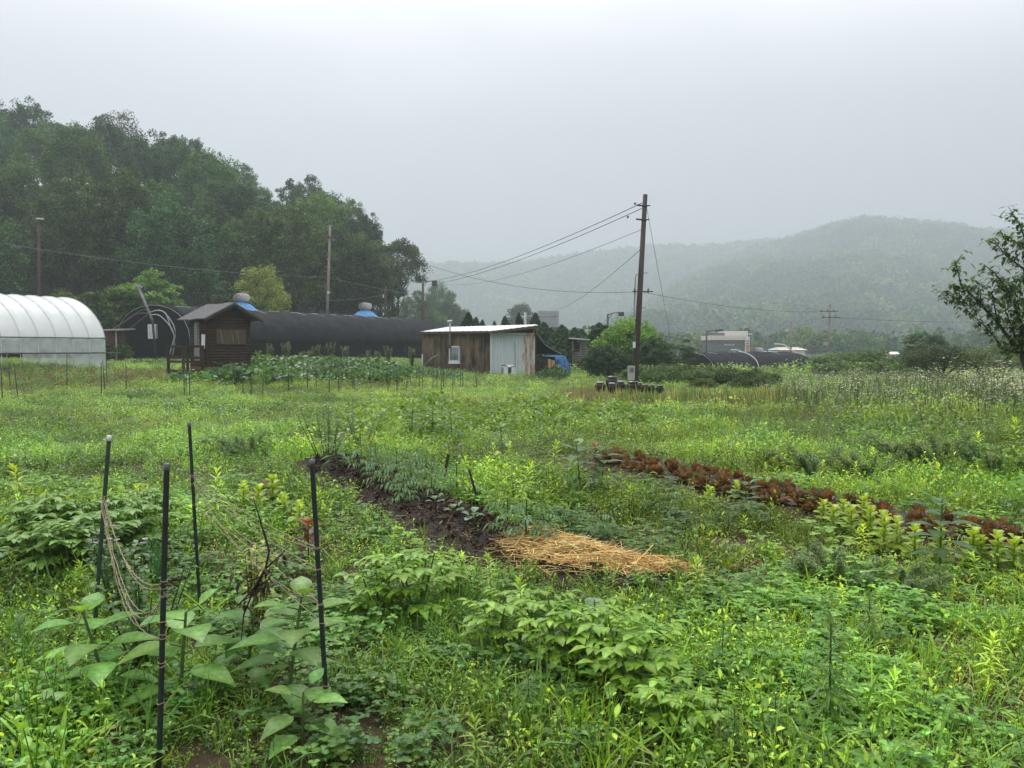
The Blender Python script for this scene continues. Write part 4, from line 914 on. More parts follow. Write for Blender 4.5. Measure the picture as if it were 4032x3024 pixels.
# ---- utility poles, lamps, cables
M_POLE = mat('creosoted_wood', (.040, .031, .025), (.085, .068, .055), .85, 3, (2, 2, .25), .5)
def main_pole():
    Y = 32.5; a, c = at(2499, 1515, Y), at(2541, 766, Y); a = a + (a - c).normalized() * .6
    r = thing('utility_pole', 'thick weathered wooden pole leaning slightly right, tallest in the picture', 'utility pole', (0, 0, 0)); d = (c - a).normalized()
    MB().tube([a, a.lerp(c, .5), c], [.130, .112, .088], 14).obj('shaft', M_POLE, r)
    for k in (.45, 1.0):
        b = MB(); p_ = c - d * k; b.tube([p_ - d * .04, p_ + d * .04], .108, 12); b.tube([p_, p_ + Vector((-.32, -.1, .02))], .035, 6); b.tube([p_, p_ + Vector((.22, 0, .02))], .025, 6); b.obj('bracket', M_DARKMETAL, r)
    for dx, dz in ((-.42, -.38), (-.7, -.9)):
        p_ = c + Vector((dx, -.1, dz)); MB().lathe([(0, -.05), (.05, -.04), (.03, -.01), (.055, .02), (.03, .05), (0, .06)], 10, c=p_).obj('insulator', M_WOODG, r)
    e = Vector((at(2484, 1468, Y).x, Y - .1, at(2484, 1468, Y).z)); m = MB().box(e, (.26, .2, .56)).obj('meter_box', mat('meter_grey', (.42, .42, .38), (.33, .33, .30), .5, 4), r)
    MB().box(e + Vector((0, -.11, .12)), (.16, .02, .2)).obj('meter_glass', M_GLASS, m)
    e = at(2497, 1358, Y - .2); MB().box(e, (.10, .05, .24)).obj('plate', M_WHITE, r)
    MB().tube([at(2503, 1320, Y - .15), at(2492, 1440, Y - .2)], .015, 5).obj('conduit', M_DARKMETAL, r)
    b = MB(); [b.tube([a.lerp(c, t), a.lerp(c, t) + Vector((.28, 0, 0))], .012, 5) for t in (.62, .45)]; b.obj('step', M_DARKMETAL, r)
    return c, d
PC, PD = main_pole()
def simple_pole(label, u, top, bot, Y, r0, m, r1=None, name='utility_pole', cat='utility pole', lean=0, group=None):
    a = at(u, bot, Y); c = at(u + lean, top, Y); t = thing(name, label, cat, (a.x, Y, min(a.z, ghf(a.x, Y) - .2)), 0, group); o = t.location
    MB().tube([(0, 0, 0), Vector(c) - o], [r0, r1 or r0 * .75], 9).obj('shaft', m, t); return t, Vector(c) - o
def arms(t, c, px, Y, rows, ins_m):
    for (dx0, dx1, dz) in rows:
        k = Y / F; z = c.z - dz * k; arm = MB().beam((c.x + dx0 * k, -.12, z), (c.x + dx1 * k, -.12, z), .10, .10).obj('crossarm', M_DARKMETAL, t)
        n = 3
        for j in range(n):
            x_ = c.x + (dx0 + (dx1 - dx0) * (j + .3) / n) * k; MB().lathe([(0, -.22), (.07, -.2), (.05, -.1), (.08, 0), (.05, .1), (.03, .2), (0, .2)], 8, c=(x_, -.12, z + .1)).obj('insulator', M_DARKMETAL, arm)
t, c = simple_pole('tall pole with pale tip and one crossarm in front of the dark wood', 1280, 885, 1235, 80, .17, M_CONC, .11, lean=20); arms(t, c, 1300, 80, [(-16, 95, 50)], None)
MB().box(c + Vector((-.2, -.2, -6.6)), (.2, .15, .2)).obj('fitting', M_WHITE, t)
t, c = simple_pole('short grey pole with white fittings, right of the tall pole before the wood', 1518, 1125, 1275, 86, .09, M_POLE)
for dz in (1.1, 3.0): MB().box(c + Vector((-.22, -.1, -dz)), (.12, .1, .35)).obj('fitting', M_WHITE, t)
t, c = simple_pole('tall brown lamp pole behind the white greenhouse', 152, 865, 1170, 56, .11, mat('rusty_brown', (.04, .024, .02), (.07, .04, .032), .7, 4), .08, 'lamp_post', 'lamp post'); MB().box(c + Vector((.1, 0, .06)), (.4, .25, .10)).obj('lamp_head', mat('lamp_pale', (.6, .6, .55), None, .4), t)
def street_lamp(label, u, top, bot, Y, arm_px, rise, m, r0=.09, head=(.7, .3, .3), hang=.12):
    t, c = simple_pole(label, u, top, bot, Y, r0, m, r0 * .9, 'street_lamp', 'street lamp', 0, None); k = Y / F; e = Vector((c.x + arm_px * k, 0, c.z + rise * k))
    MB().tube([c + Vector((0, 0, -.03)), c.lerp(e, .5) + Vector((0, 0, rise * k * .2)), e], [.05, .045, .04], 7).tube([c + Vector((0, 0, -.5)), c.lerp(e, .4)], .03, 6).obj('arm', m, t)
    MB().box(e + Vector((.1, 0, -hang)), head, 0, 0, -.05).obj('lamp_head', M_DARKMETAL, t); return t
street_lamp('dark street lamp standing behind the right end of the black tunnel', 1665, 1112, 1275, 84, 42, 6, mat('lamp_brown', (.045, .03, .03), (.07, .045, .04), .6, 4), .14, (.5, .5, .55), .25)
street_lamp('dark street lamp above the bushes left of the leaning pole', 2393, 1238, 1400, 72, 48, 8, M_DARKMETAL, .10, (.5, .3, .35), .15)
street_lamp('dark street lamp rising behind the second black tunnel', 2782, 1304, 1420, 92, 48, 4, M_DARKMETAL, .11, (.8, .35, .16), .0)
t, c = simple_pole('slim pole with bent top, just left of the leaning pole', 2488, 1100, 1300, 68, .10, M_CONC, .07, lean=14)
b = MB(); k = 68 / F; b.tube([c, c + Vector((3 * k, 0, 18 * k)), c + Vector((22 * k, 0, 20 * k))], .04, 6).obj('arm', M_DARKMETAL, t); arms(t, c, 0, 68, [(-12, 68, 48)], None)
t, c = simple_pole('far utility pole with two crossarms above the right bushes', 3262, 1200, 1425, 105, .17, M_CONC, .12, lean=6); arms(t, c, 0, 105, [(-42, 30, 26), (-34, 38, 50)], None); MB().tube([c, c + Vector((0, 0, 1.0))], .03, 5).obj('spike', M_STEEL, t)
MB().box(c + Vector((-.45, 0, -5)), (.5, .4, .4)).obj('transformer', M_STEEL, t)
simple_pole('plain far pole without arms, left of the two-armed pole', 3113, 1266, 1400, 120, .16, M_CONC, .12, lean=3)
simple_pole('thin foggy lamp pole right of the distant white building', 3022, 1278, 1400, 150, .12, M_CONC, .08, lean=1)
simple_pole('thin foggy pole right beside the distant white building', 2962, 1305, 1400, 150, .10, M_CONC, .08)
for (u0, v0, u1, v1, Y, lab) in ((3112, 1372, 3062, 1354, 118, 'pale curved lamp arm over the second black tunnel'), (2930, 1392, 2890, 1377, 130, 'small pale curved lamp in front of the distant white building')):
    a, c = at(u0, v0, Y), at(u1, v1, Y); t = thing('street_lamp', lab, 'street lamp', (a.x + 1.0, Y, -1.8)); o = t.location
    MB().tube([(0, 0, 0), (-.1, 0, (a - o).z * .8), (a - o) + Vector((.1, 0, -.2)), (a - o).lerp(c - o, .5) + Vector((0, 0, .2)), c - o], .09, 6).obj('shaft', M_WHITE, t); MB().box(c - o, (.9, .4, .2)).obj('lamp_head', M_WHITE, t)

def cable(label, A, B, sag, r=.018, m=M_WIRE, n=16):
    r *= .68
    A, B = Vector(A), Vector(B); P = [A.lerp(B, i / n) + Vector((0, 0, -sag * 4 * (i / n) * (1 - i / n))) for i in range(n + 1)]
    o = MB().tube(P, r, 5).obj('cable', m, None); tag(o, label, 'cable'); return o
cable('upper of the two parallel cables from the leaning pole top to the left', at(2533, 797, 32.5), at(1690, 1108, 76), .5, .022)
cable('lower of the two parallel cables from the leaning pole top to the left', at(2533, 818, 32.5), at(1690, 1120, 76), .5, .022)
cable('thin third cable leaving the leaning pole below the top pair', at(2524, 905, 32.5), at(1740, 1118, 90), .8, .014)
cable('faint cable falling left from the upper middle of the leaning pole', at(2519, 985, 32.5), at(2180, 1220, 95), .5, .016)
cable('steel guy wire running down right from the leaning pole top', at(2547, 822, 32.5), at(2640, 1330, 45), .0, .013)
cable('long pale cable crossing in front of the dark wood at the left', at(-60, 948, 50), at(1283, 1092, 77), .45, .022, M_WIREP)
cable('cable descending right from the pole before the wood', at(1287, 1092, 77), at(1690, 1170, 84), .1, .024, M_WIREP)
cable('nearly level cable low between the pole before the wood and its short neighbour', at(1283, 1182, 77), at(1518, 1160, 66), .15, .02, M_WIREP)
cable('drooping foggy cable from the wood to the slim pole', at(1650, 1030, 84), at(2492, 1150, 68), 1.0, .028)
cable('foggy cable running right from the slim pole to the two-armed pole', at(2530, 1150, 68), at(3265, 1226, 105), .6, .03)
cable('foggy cable leaving the frame right of the two-armed pole', at(3275, 1250, 105), at(4150, 1262, 120), .4, .035)
cable('low dark cable from the tiered conifer to the two-armed pole', at(2560, 1315, 44), at(3262, 1362, 104), .5, .022)

# ---- road sign gantry seen from behind
def gantry():
    Y = 112; s = Y / F; x0 = at(2068, 1400, Y).x; t = thing('road_sign_gantry', 'grey back of a large road sign on a cantilever arm behind the conifers', 'road sign', (x0, Y, -.3)); o = t.location
    def P(px_, py_): return at(px_, py_, Y) - o
    MB().tube([(0, 0, 0), P(2068, 1230)], .2, 10).obj('post', M_STEEL, t)
    MB().tube([P(2068, 1246), P(2198, 1243)], .10, 8).tube([P(2068, 1254), P(2198, 1250)], .06, 6).obj('arm', M_STEEL, t)
    c = (P(2118, 1224) + P(2200, 1292)) / 2; MB().box(c, (82 * s, .08, 68 * s), 0).obj('panel', mat('sign_back', (.38, .40, .42), (.30, .32, .34), .5, 2), t)
    b = MB(); [b.beam(P(x_, 1228) + Vector((0, -.1, 0)), P(x_, 1285) + Vector((0, -.1, 0)), .1) for x_ in (2128, 2150, 2172, 2186)]; b.obj('rib', M_STEEL, t)
    MB().box(P(2185, 1295), (36 * s, .1, 14 * s)).obj('lower_panel', M_FARDARK, t)
gantry()
# ---- distant white building with sign
def far_building():
    Y = 190; s = Y / F; g0 = -1.9; t = thing('roadside_building', 'fog-grey flat-roofed roadside building with pale upper band and tall red-white sign', 'building', (at(2870, 1400, Y).x, Y, g0)); o = t.location
    def B(x0, y0, x1, y1, d, name, m, dy=0):
        a, c = at(x0, y0, Y) - o, at(x1, y1, Y) - o; return MB().box(((a.x + c.x) / 2, dy + d / 2, (a.z + c.z) / 2), (abs(c.x - a.x), d, abs(a.z - c.z))).obj(name, m, t)
    B(2800, 1334, 2930, 1405, 9, 'wall', M_FARDARK); B(2796, 1321, 2942, 1339, 9.6, 'upper_band', M_FARPALE, -.4); B(2858, 1303, 2950, 1321, 6, 'roof_storey', M_FARPALE, 1)
    B(2796, 1311, 2858, 1321, 6, 'roof', M_FARDARK, 1); sg = B(2931, 1325, 2947, 1396, .4, 'tall_sign', M_WHITE, -.9)
    for k in range(5): e = B(2934, 1340 + 10 * k, 2944, 1347 + 10 * k, .1, 'letter', mat('sign_red', (.55, .12, .12), None, .5), -1.05); e.parent = sg
    for k in range(7): B(2852 + 6 * k, 1355, 2856 + 6 * k, 1360, .12, 'letter', M_WHITE, -.15)
    for k in range(4): B(2936 + 8 * k, 1312, 2941 + 8 * k, 1318, .12, 'roof_letter', M_WHITE, .6)
    for x_ in (2862, 2886): B(x_, 1385, x_ + 12, 1391, .1, 'window', M_WHITE, -.12)
far_building()
def far_box(label, name, cat, x0, y0, x1, y1, Y, d, m, roof=None):
    g0 = -2; t = thing(name, label, cat, (at((x0 + x1) / 2, 1400, Y).x, Y, g0)); o = t.location; a, c = at(x0, y0, Y) - o, at(x1, y1, Y) - o
    MB().box((0, d / 2, a.z / 2), (c.x - a.x, d, a.z)).obj('wall', m, t); w = (c.x - a.x)
    MB().add([(-w / 2 - .4, -.4, a.z), (w / 2 + .4, -.4, a.z), (w / 2 + .4, d + .4, a.z), (-w / 2 - .4, d + .4, a.z), (-w / 2, d / 2, a.z + w * .12), (w / 2, d / 2, a.z + w * .12)], [(0, 1, 5, 4), (2, 3, 4, 5), (0, 4, 3), (1, 2, 5), (3, 2, 1, 0)]).obj('roof', roof or m, t)
    MB().box((-w * .2, -.05, a.z * .5), (w * .12, .08, a.z * .4)).obj('window', M_FARDARK, t)
far_box('small fog-grey house with blue panel beside the far poles', 'house', 'house', 3030, 1385, 3055, 1400, 150, 6, M_BLUEP)
far_box('long pale foggy roadside shed right of the far poles', 'house', 'house', 3080, 1378, 3170, 1400, 160, 8, M_FARPALE)
far_box('tiny pale house far off between conifers and hill', 'house', 'house', 2200, 1345, 2300, 1400, 260, 10, M_FARPALE)
far_box('grey-roofed low house behind the right orchard trees', 'house', 'house', 3905, 1440, 3990, 1480, 60, 4, M_STEEL)
far_box('low pale house under the dark spreading tree at right', 'house', 'house', 3520, 1395, 3600, 1430, 100, 5, M_FARPALE)
x = at(3613, 1430, 80).x; t = thing('water_tank', 'small white and blue rooftop tank between right bushes', 'tank', (x, 80, -1.8)); zz = at(3613, 1412, 80).z + 1.8
MB().lathe([(0, 0), (.5, 0), (.5, zz), (0, zz)], 14).obj('body', M_BLUEP, t); MB().lathe([(.55, zz), (.5, zz + .35), (0, zz + .45)], 14).obj('cap', M_WHITE, t)

# ---- second black tunnel on the right
a_ = at(2722, 1386, 78); t2, fr2 = black_tunnel('net_tunnel', 'low second black tunnel with a white hoop, beyond the dark shrub row on the right', at(2725, 1400, 78).x, 78, a_.z - 3.3, R(33), 17.0, 2.9, 1.5, 3.3, .2, 4)
o = MB().tube([fr2(6.0, w * 1.03, z * 1.02) for w, z in arch(2.9, 1.5, 3.3, 20) if w > .15], .05, 6).obj('white_hoop', M_WHITE, t2)
b = MB(); [b.tube([fr2(u, w * 1.02, z * 1.01) for w, z in arch(2.9, 1.5, 3.3, 16) if z > 1.4], .03, 5) for u in (2.4, 4.3)]; b.obj('seam', M_BLACK, t2)
p_ = fr2(9.0, 0, 0); ventilator('white turbine ventilator on the second, distant black tunnel', t2.location.x + p_[0] + .3, 78 + p_[1], a_.z - .62, .8, True)

# ---- net fence behind the flowering weeds
def net_fence():
    t = thing('net_fence', 'drooping wire net fence on thin posts behind the flowering weeds', 'fence', (0, 0, 0)); xs_ = [3065, 3150, 3240, 3335, 3430, 3530, 3640]; Y = 36; tops = []
    for x_ in xs_:
        p_ = at(x_, 1463, Y); g0 = ghf(p_.x, Y); MB().tube([(p_.x, Y, g0 - .2), (p_.x, Y, p_.z)], .016, 6).obj('post', M_DARKMETAL, t); tops.append(p_)
    b = MB()
    for a, c in zip(tops[:-1], tops[1:]):
        b.tube([a.lerp(c, i / 6) + Vector((0, 0, -.16 * i / 6 * (1 - i / 6))) for i in range(7)], .010, 4)
        for j in range(9):
            p_ = a.lerp(c, (j + .5) / 9); z0 = p_.z - .05; b.tube([(p_.x, Y, z0), (p_.x + .04 * math.sin(j * 3), Y, z0 - .35), (p_.x + .02, Y, z0 - .75)], .005, 3)
    b.obj('net', M_WIREP, t)
net_fence()
o = MB().box((0, 0, 0), (3.0, .8, .06), 0, .05).obj('tabletop_', M_WHITE, None); bpy.data.objects.remove(o)
t = thing('low_platform', 'long low white-topped platform under the orchard trees at right', 'platform', (at(3800, 1508, 36).x, 35.5, 0)); zt = at(3800, 1506, 35.5).z
MB().box((0, 0, zt), (2.6, .9, .05), 0, 0, .03).obj('top', M_WOODG, t); b = MB(); [b.box((x_, y_, zt / 2 - .1), (.08, .08, zt + .1)) for x_ in (-1.2, 1.2) for y_ in (-.4, .4)]; b.box((-1.25, -.42, zt - .15), (.25, .05, .28)); b.obj('legs', M_WHITE, t)
x, y = gpt(3085, 1548); 
o = MB().tube([(at(3190, 1502, 34.5).x, 34.5, at(3190, 1502, 34.5).z), (at(3262, 1514, 33.5).x, 33.5, at(3262, 1514, 33.5).z)], .03, 6).obj('fallen_pole', M_WIREP, None); tag(o, 'pale pole lying slanted in the weeds right of the second tunnel', 'pole')
x, y = gpt(2315, 1726); o = MB().box((0, 0, .06), (.62, .05, .03), -.1).obj('metal_strip', M_STEEL, None, (x, y, ghf(x, y))); tag(o, 'thin grey metal strip lying in the grass mid-field', 'metal strip')

# ================================================================ VEGETATION
G_Y = (.185, .295, .036); G_M = (.118, .215, .038); G_D = (.085, .165, .034); G_B = (.125, .215, .070); G_L = (.25, .35, .055); G_DRY = (.34, .24, .10); G_BR = (.20, .115, .06)
def proto(fn, seed, **kw):
    q = Q(); fn(q, np.random.RandomState(seed), **kw); return q.arr()
def p_grass(q, rng, n=16, L=(.12, .32), w=.006, r=.05, el=(.7, 1.5), dr=(.1, .8), col=G_M, amt=.2):
    a = rng.rand(n) * 6.283; rr = rng.rand(n) ** .5 * r
    leaves(q, np.stack([np.cos(a) * rr, np.sin(a) * rr, np.zeros(n)], 1), rng.rand(n) * 6.283, rng.uniform(*el, n), rng.uniform(*L, n), w * rng.uniform(.7, 1.4, n), rng.uniform(*dr, n), BLADE3, vary(col, n, rng, amt, .12), mid=False, roll=rng.uniform(-.6, .6, n))
def p_clover(q, rng, n=16, r=.09, h=(.03, .11), s=.012, col=G_D):
    a = rng.rand(n) * 6.283; rr = rng.rand(n) ** .5 * r; z = rng.uniform(*h, n); c = vary(col, n, rng, .2, .1); a0 = rng.rand(n) * 6.283; s = s * rng.uniform(.8, 1.3, n)
    P = np.stack([np.cos(a) * rr, np.sin(a) * rr, z], 1)
    for k in range(3): leaves(q, P, a0 + k * 2.094, rng.uniform(.0, .4, n), s * 1.7, s * 1.7, .2, [.2, 1.0, .7], c, .2)
def p_weed(q, rng, n=24, h=.12, L=(.018, .040), asp=.55, r=.06, col=G_M, shape=OV3, stems=3, el=(-.1, .7), amt=.2):
    """leafy stems: leaves set up a few short leaning stems"""
    for s in range(stems):
        a = rng.rand() * 6.283; b = (math.cos(a) * r * rng.rand(), math.sin(a) * r * rng.rand()); lx, ly = rng.normal(0, .22, 2) * h; hh = h * rng.uniform(.55, 1.15); m = max(3, int(n / stems))
        t = (np.arange(m) + rng.rand(m) * .6) / m; t = np.clip(t, .08, 1); P = np.stack([b[0] + lx * t, b[1] + ly * t, hh * t], 1)
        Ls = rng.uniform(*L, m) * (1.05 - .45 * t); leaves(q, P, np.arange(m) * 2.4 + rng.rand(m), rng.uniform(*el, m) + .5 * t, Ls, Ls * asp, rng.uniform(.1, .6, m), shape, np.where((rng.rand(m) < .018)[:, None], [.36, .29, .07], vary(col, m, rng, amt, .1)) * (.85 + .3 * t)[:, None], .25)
        q.tube([(b[0], b[1], -.01), (b[0] + lx, b[1] + ly, hh)], [.0025, .001], np.array(col) * .8, 3)
def p_rosette(q, rng, n=34, h=.22, L=.075, w=.013, col=G_Y):
    """upright weed with whorls of narrow leaves, tight at the tip"""
    t = np.linspace(.12, 1, n) ** .8; lx, ly = rng.normal(0, .08, 2) * h; P = np.stack([lx * t, ly * t, h * t], 1); Ls = L * (1.15 - .55 * t ** 3)
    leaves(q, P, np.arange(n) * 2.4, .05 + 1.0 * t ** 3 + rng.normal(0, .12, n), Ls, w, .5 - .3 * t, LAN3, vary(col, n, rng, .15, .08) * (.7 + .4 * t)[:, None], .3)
    q.tube([(0, 0, -.01), (lx, ly, h)], [.003, .002], np.array(col) * .7, 4)
def p_far(q, rng, n=50, h=.22, r=.16, s=.05, col=G_M, up=.7, amt=.25):
    """a coarse tuft of leaves for plants seen from afar"""
    a = rng.rand(n) * 6.283; rr = rng.rand(n) ** .5 * r; z = h * rng.rand(n) ** .7 * (1 - .5 * (rr / r) ** 2); diamonds(q, np.stack([np.cos(a) * rr, np.sin(a) * rr, z], 1), s * rng.uniform(.6, 1.4, n), vary(col, n, rng, amt, .12), rng, up, .55)
def p_fargrass(q, rng, n=16, L=(.18, .42), w=.016, r=.14, col=G_M):
    p_grass(q, rng, n, L, w, r, (.8, 1.5), (.05, .6), col)

# zones of the garden
def dens(N, x, y, s, lo, hi): return smooth(lo, hi, N(x, y, s, 3))
def soilmask(x, y):
    m = smooth(.66, .48, .22 * smooth(6.9, 6.1, y) + bedaxis(x, y, SOIL) + .3 * (ND(x, y, .35, 2) - .5)) * smooth(13.4, 12.6, y)
    return m
def straw_zone(x, y): return smooth(.42, .3, bedaxis(x, y, [(.12, 6.5), (.40, 5.95), (.74, 5.6)]))
BARE = [(1.75, 6.6, .25), (2.2, 5.9, .2), (.35, 4.75, .14), (-.35, 6.1, .3), (-.2, 3.25, .12), (2.9, 5.0, .22), (-.9, 7.5, .25), (.85, 7.9, .3), (3.5, 5.6, .2), (2.3, 4.35, .16)]
def bare(x, y):
    m = 0
    for bx, by, r in BARE: m = np.maximum(m, smooth(1.25, .6, np.hypot((x - bx) / 1.5, y - by) / r + .5 * (ND(x, y, .25, 2) - .5)))
    return m
def points(y0, y1, per, rng, mx=1.2):
    A = ((y1 * y1 - y0 * y0) * .66 + (y1 - y0) * 2 * mx); n = int(A * per); y = np.sqrt(y0 * y0 + (y1 * y1 - y0 * y0) * rng.rand(n * 2)); x = (rng.rand(n * 2) * 2 - 1) * (.66 * y1 + mx)
    k = np.abs(x) < .66 * y + mx; return x[k][:n], y[k][:n]
def tint_at(x, y, rng, amt=.16):
    """plots differ in colour: bright fresh strips, bluish and olive patches"""
    n = len(x); a = NA(x, y, 1.7, 3); b = NB(x, y, 3.3, 3); c = NC_(x, y, .7, 2)
    k = .72 + .8 * smooth(.25, .75, a) ; k = k * (.8 + .4 * c) * np.exp(rng.normal(0, amt, n))
    t = np.stack([k * (.76 + .42 * b), k, k * (1.2 - .45 * b)], 1)
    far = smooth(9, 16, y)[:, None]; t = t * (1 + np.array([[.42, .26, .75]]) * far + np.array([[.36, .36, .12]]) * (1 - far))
    return t
def place(q, protos, x, y, prob, rng, scale, z=-.01, tint=None, tilt=.12):
    k = rng.rand(len(x)) < prob; x, y = x[k], y[k]
    if len(x) == 0: return
    s = scale(x, y) if callable(scale) else np.full(len(x), scale); s = s * np.exp(rng.normal(0, .2, len(x)))
    t = tint_at(x, y, rng) if tint is None else tint(x, y)
    scatter(q, protos, np.stack([x, y, gshape(x, y) + z], 1), rng, s, t, None, tilt)
def veg_h(x, y):   # overall height of the growth: ragged mounds
    m = .1 * smooth(6, 4, y) + .7 + .75 * smooth(.3, .75, NB(x, y, 1.3, 3))
    m = m * (1 + .6 * smooth(-1.2, -2.6, x) * smooth(9, 5, y)) * (1 + .5 * smooth(2.5, 5, x) * smooth(8, 14, y))
    m = m * (1 - .42 * smooth(.30, .15, np.minimum(bedaxis(x, y, [(-1.30, 3.06), (-1.05, 2.3)]), bedaxis(x, y, [(-.77, 3.4), (-.6, 2.6)]))))
    return m * (1 - .45 * smooth(.7, .3, bedaxis(x, y, SOIL))) * (1 - .35 * smooth(16, 24, y)) * (1 - .3 * smooth(16, 22, y) * smooth(1, 3, x)) * (1 - .4 * smooth(1.3, .6, bedaxis(x, y, LETT))) * (1 - .5 * smooth(20, 22, y) * smooth(31, 29, y) * smooth(1, 2.5, x) * smooth(9, 7, x))
rng = np.random.RandomState(2024)
open_ = lambda x, y: np.clip(1 - soilmask(x, y) * .985, 0, 1) * (1 - .93 * bare(x, y)) * (1 - .97 * straw_zone(x, y)) * (1 - .9 * smooth(.46, .34, bedaxis(x, y, LETT)))

# ---- grass
qg = Q()
PG = [proto(p_grass, i, n=14, col=c) for i, c in enumerate([G_M, G_Y, G_D, G_M])] + [proto(p_grass, 9, n=9, L=(.15, .32), w=.006, dr=(.3, 1.1), col=G_Y), proto(p_grass, 10, n=20, L=(.08, .2), w=.004, dr=(0, .3), col=G_M), proto(p_grass, 11, n=9, L=(.1, .28), w=.005, dr=(.2, 1.0), col=(.30, .25, .11)), proto(p_grass, 12, n=24, L=(.06, .16), w=.004, dr=(0, .5), col=G_Y)]
PGF = [proto(p_fargrass, 20 + i, col=c) for i, c in enumerate([G_M, G_Y, G_M, G_L])]
x, y = points(2.3, 5.2, 125, rng); place(qg, PG, x, y, open_(x, y) * (.35 + .65 * dens(NC_, x, y, .8, .4, .62)), rng, lambda x, y: veg_h(x, y) * .85)
x, y = points(5.2, 9.5, 78, rng); place(qg, PG, x, y, open_(x, y) * (.35 + .65 * dens(NC_, x, y, .8, .4, .62)), rng, lambda x, y: veg_h(x, y) * 1.05)
x, y = points(9.5, 17, 22, rng); place(qg, PGF, x, y, open_(x, y) * (.4 + .6 * dens(NC_, x, y, 1.5, .4, .6)), rng, lambda x, y: .62 * veg_h(x, y))
x, y = points(17, 34, 15, rng, 3); place(qg, PGF, x, y, .4 + .6 * dens(NC_, x, y, 3, .4, .6), rng, lambda x, y: .85 * veg_h(x, y))
x, y = points(34, 62, 4.0, rng, 4); ok = (y < 52) | (x < 2); place(qg, PGF, x[ok], y[ok], .8, rng, .8)
tag(qg.obj('grass', M_LEAF), 'wet green grass blades growing all over the garden plots', 'grass', kind='stuff')
# ---- clover
qc = Q(); PC_ = [proto(p_clover, 30 + i, col=c) for i, c in enumerate([(.085, .165, .035), G_M, (.08, .165, .04)])]
x, y = points(2.3, 5.5, 75, rng); place(qc, PC_, x, y, open_(x, y) * (.1 + .8 * dens(ND, x, y, .9, .45, .6)), rng, lambda x, y: 1.1 + 0 * x)
x, y = points(5.5, 9.5, 42, rng); place(qc, PC_, x, y, open_(x, y) * (.1 + .8 * dens(ND, x, y, .9, .46, .62)), rng, lambda x, y: 1.35 + 0 * x)
tag(qc.obj('clover', M_LEAF), 'low dark green clover carpeting the near garden', 'clover', kind='stuff')
# ---- leafy weeds
qw = Q()
PW = [proto(p_weed, 40, col=G_M), proto(p_weed, 41, col=G_Y, n=20), proto(p_weed, 42, col=G_B, L=(.03, .055), asp=.7, n=14, h=.10), proto(p_weed, 43, col=G_D, n=24, h=.16), proto(p_weed, 44, col=G_M, L=(.035, .07), asp=.45, n=16, h=.18, shape=OV4),
      proto(p_weed, 45, col=G_Y, L=(.016, .028), asp=.5, n=40, stems=5, h=.13), proto(p_weed, 46, col=G_B, L=(.03, .055), asp=.8, n=14, h=.08, shape=OV4), proto(p_weed, 47, col=G_L, L=(.03, .06), asp=.4, n=22, stems=4, h=.2)]
PWF = [proto(p_far, 50 + i, col=c, s=sz) for i, (c, sz) in enumerate([(G_M, .034), (G_Y, .032), (G_B, .042), (G_D, .036), (G_L, .03), (G_M, .05)])]
PWM = [proto(p_weed, 56, col=G_M, L=(.05, .09), n=16, h=.2, shape=OV2), proto(p_weed, 57, col=G_Y, L=(.04, .07), n=20, h=.22, shape=OV2), proto(p_weed, 58, col=G_B, L=(.06, .10), n=14, h=.18, shape=OV2), proto(p_weed, 59, col=G_D, L=(.05, .08), n=20, h=.24, shape=OV2)]
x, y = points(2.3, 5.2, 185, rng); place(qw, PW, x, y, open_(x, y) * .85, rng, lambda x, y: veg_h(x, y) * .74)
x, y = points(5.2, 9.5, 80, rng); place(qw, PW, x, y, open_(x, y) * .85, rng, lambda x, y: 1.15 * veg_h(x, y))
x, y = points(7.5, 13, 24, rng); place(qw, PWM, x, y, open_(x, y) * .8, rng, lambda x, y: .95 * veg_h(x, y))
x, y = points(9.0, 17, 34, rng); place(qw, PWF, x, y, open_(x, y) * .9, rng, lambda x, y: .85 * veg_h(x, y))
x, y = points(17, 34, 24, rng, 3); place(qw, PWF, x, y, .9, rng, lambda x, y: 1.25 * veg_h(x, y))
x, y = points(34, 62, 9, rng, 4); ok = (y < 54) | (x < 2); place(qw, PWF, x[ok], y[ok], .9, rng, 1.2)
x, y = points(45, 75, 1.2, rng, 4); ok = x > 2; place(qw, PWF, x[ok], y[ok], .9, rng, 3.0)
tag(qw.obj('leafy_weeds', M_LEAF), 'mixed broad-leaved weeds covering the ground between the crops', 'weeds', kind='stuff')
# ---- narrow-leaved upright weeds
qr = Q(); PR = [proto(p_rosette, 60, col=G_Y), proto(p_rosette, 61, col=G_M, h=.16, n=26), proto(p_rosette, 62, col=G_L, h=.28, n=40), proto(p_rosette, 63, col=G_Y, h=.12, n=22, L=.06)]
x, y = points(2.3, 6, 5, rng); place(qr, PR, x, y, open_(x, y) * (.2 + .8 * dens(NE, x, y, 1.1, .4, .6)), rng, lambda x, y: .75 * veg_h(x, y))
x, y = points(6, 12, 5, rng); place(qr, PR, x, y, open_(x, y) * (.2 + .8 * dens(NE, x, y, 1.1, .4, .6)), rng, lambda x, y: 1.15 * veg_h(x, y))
tag(qr.obj('upright_weeds', M_LEAF), 'upright narrow-leaved weeds scattered through the near garden', 'weeds', kind='stuff')

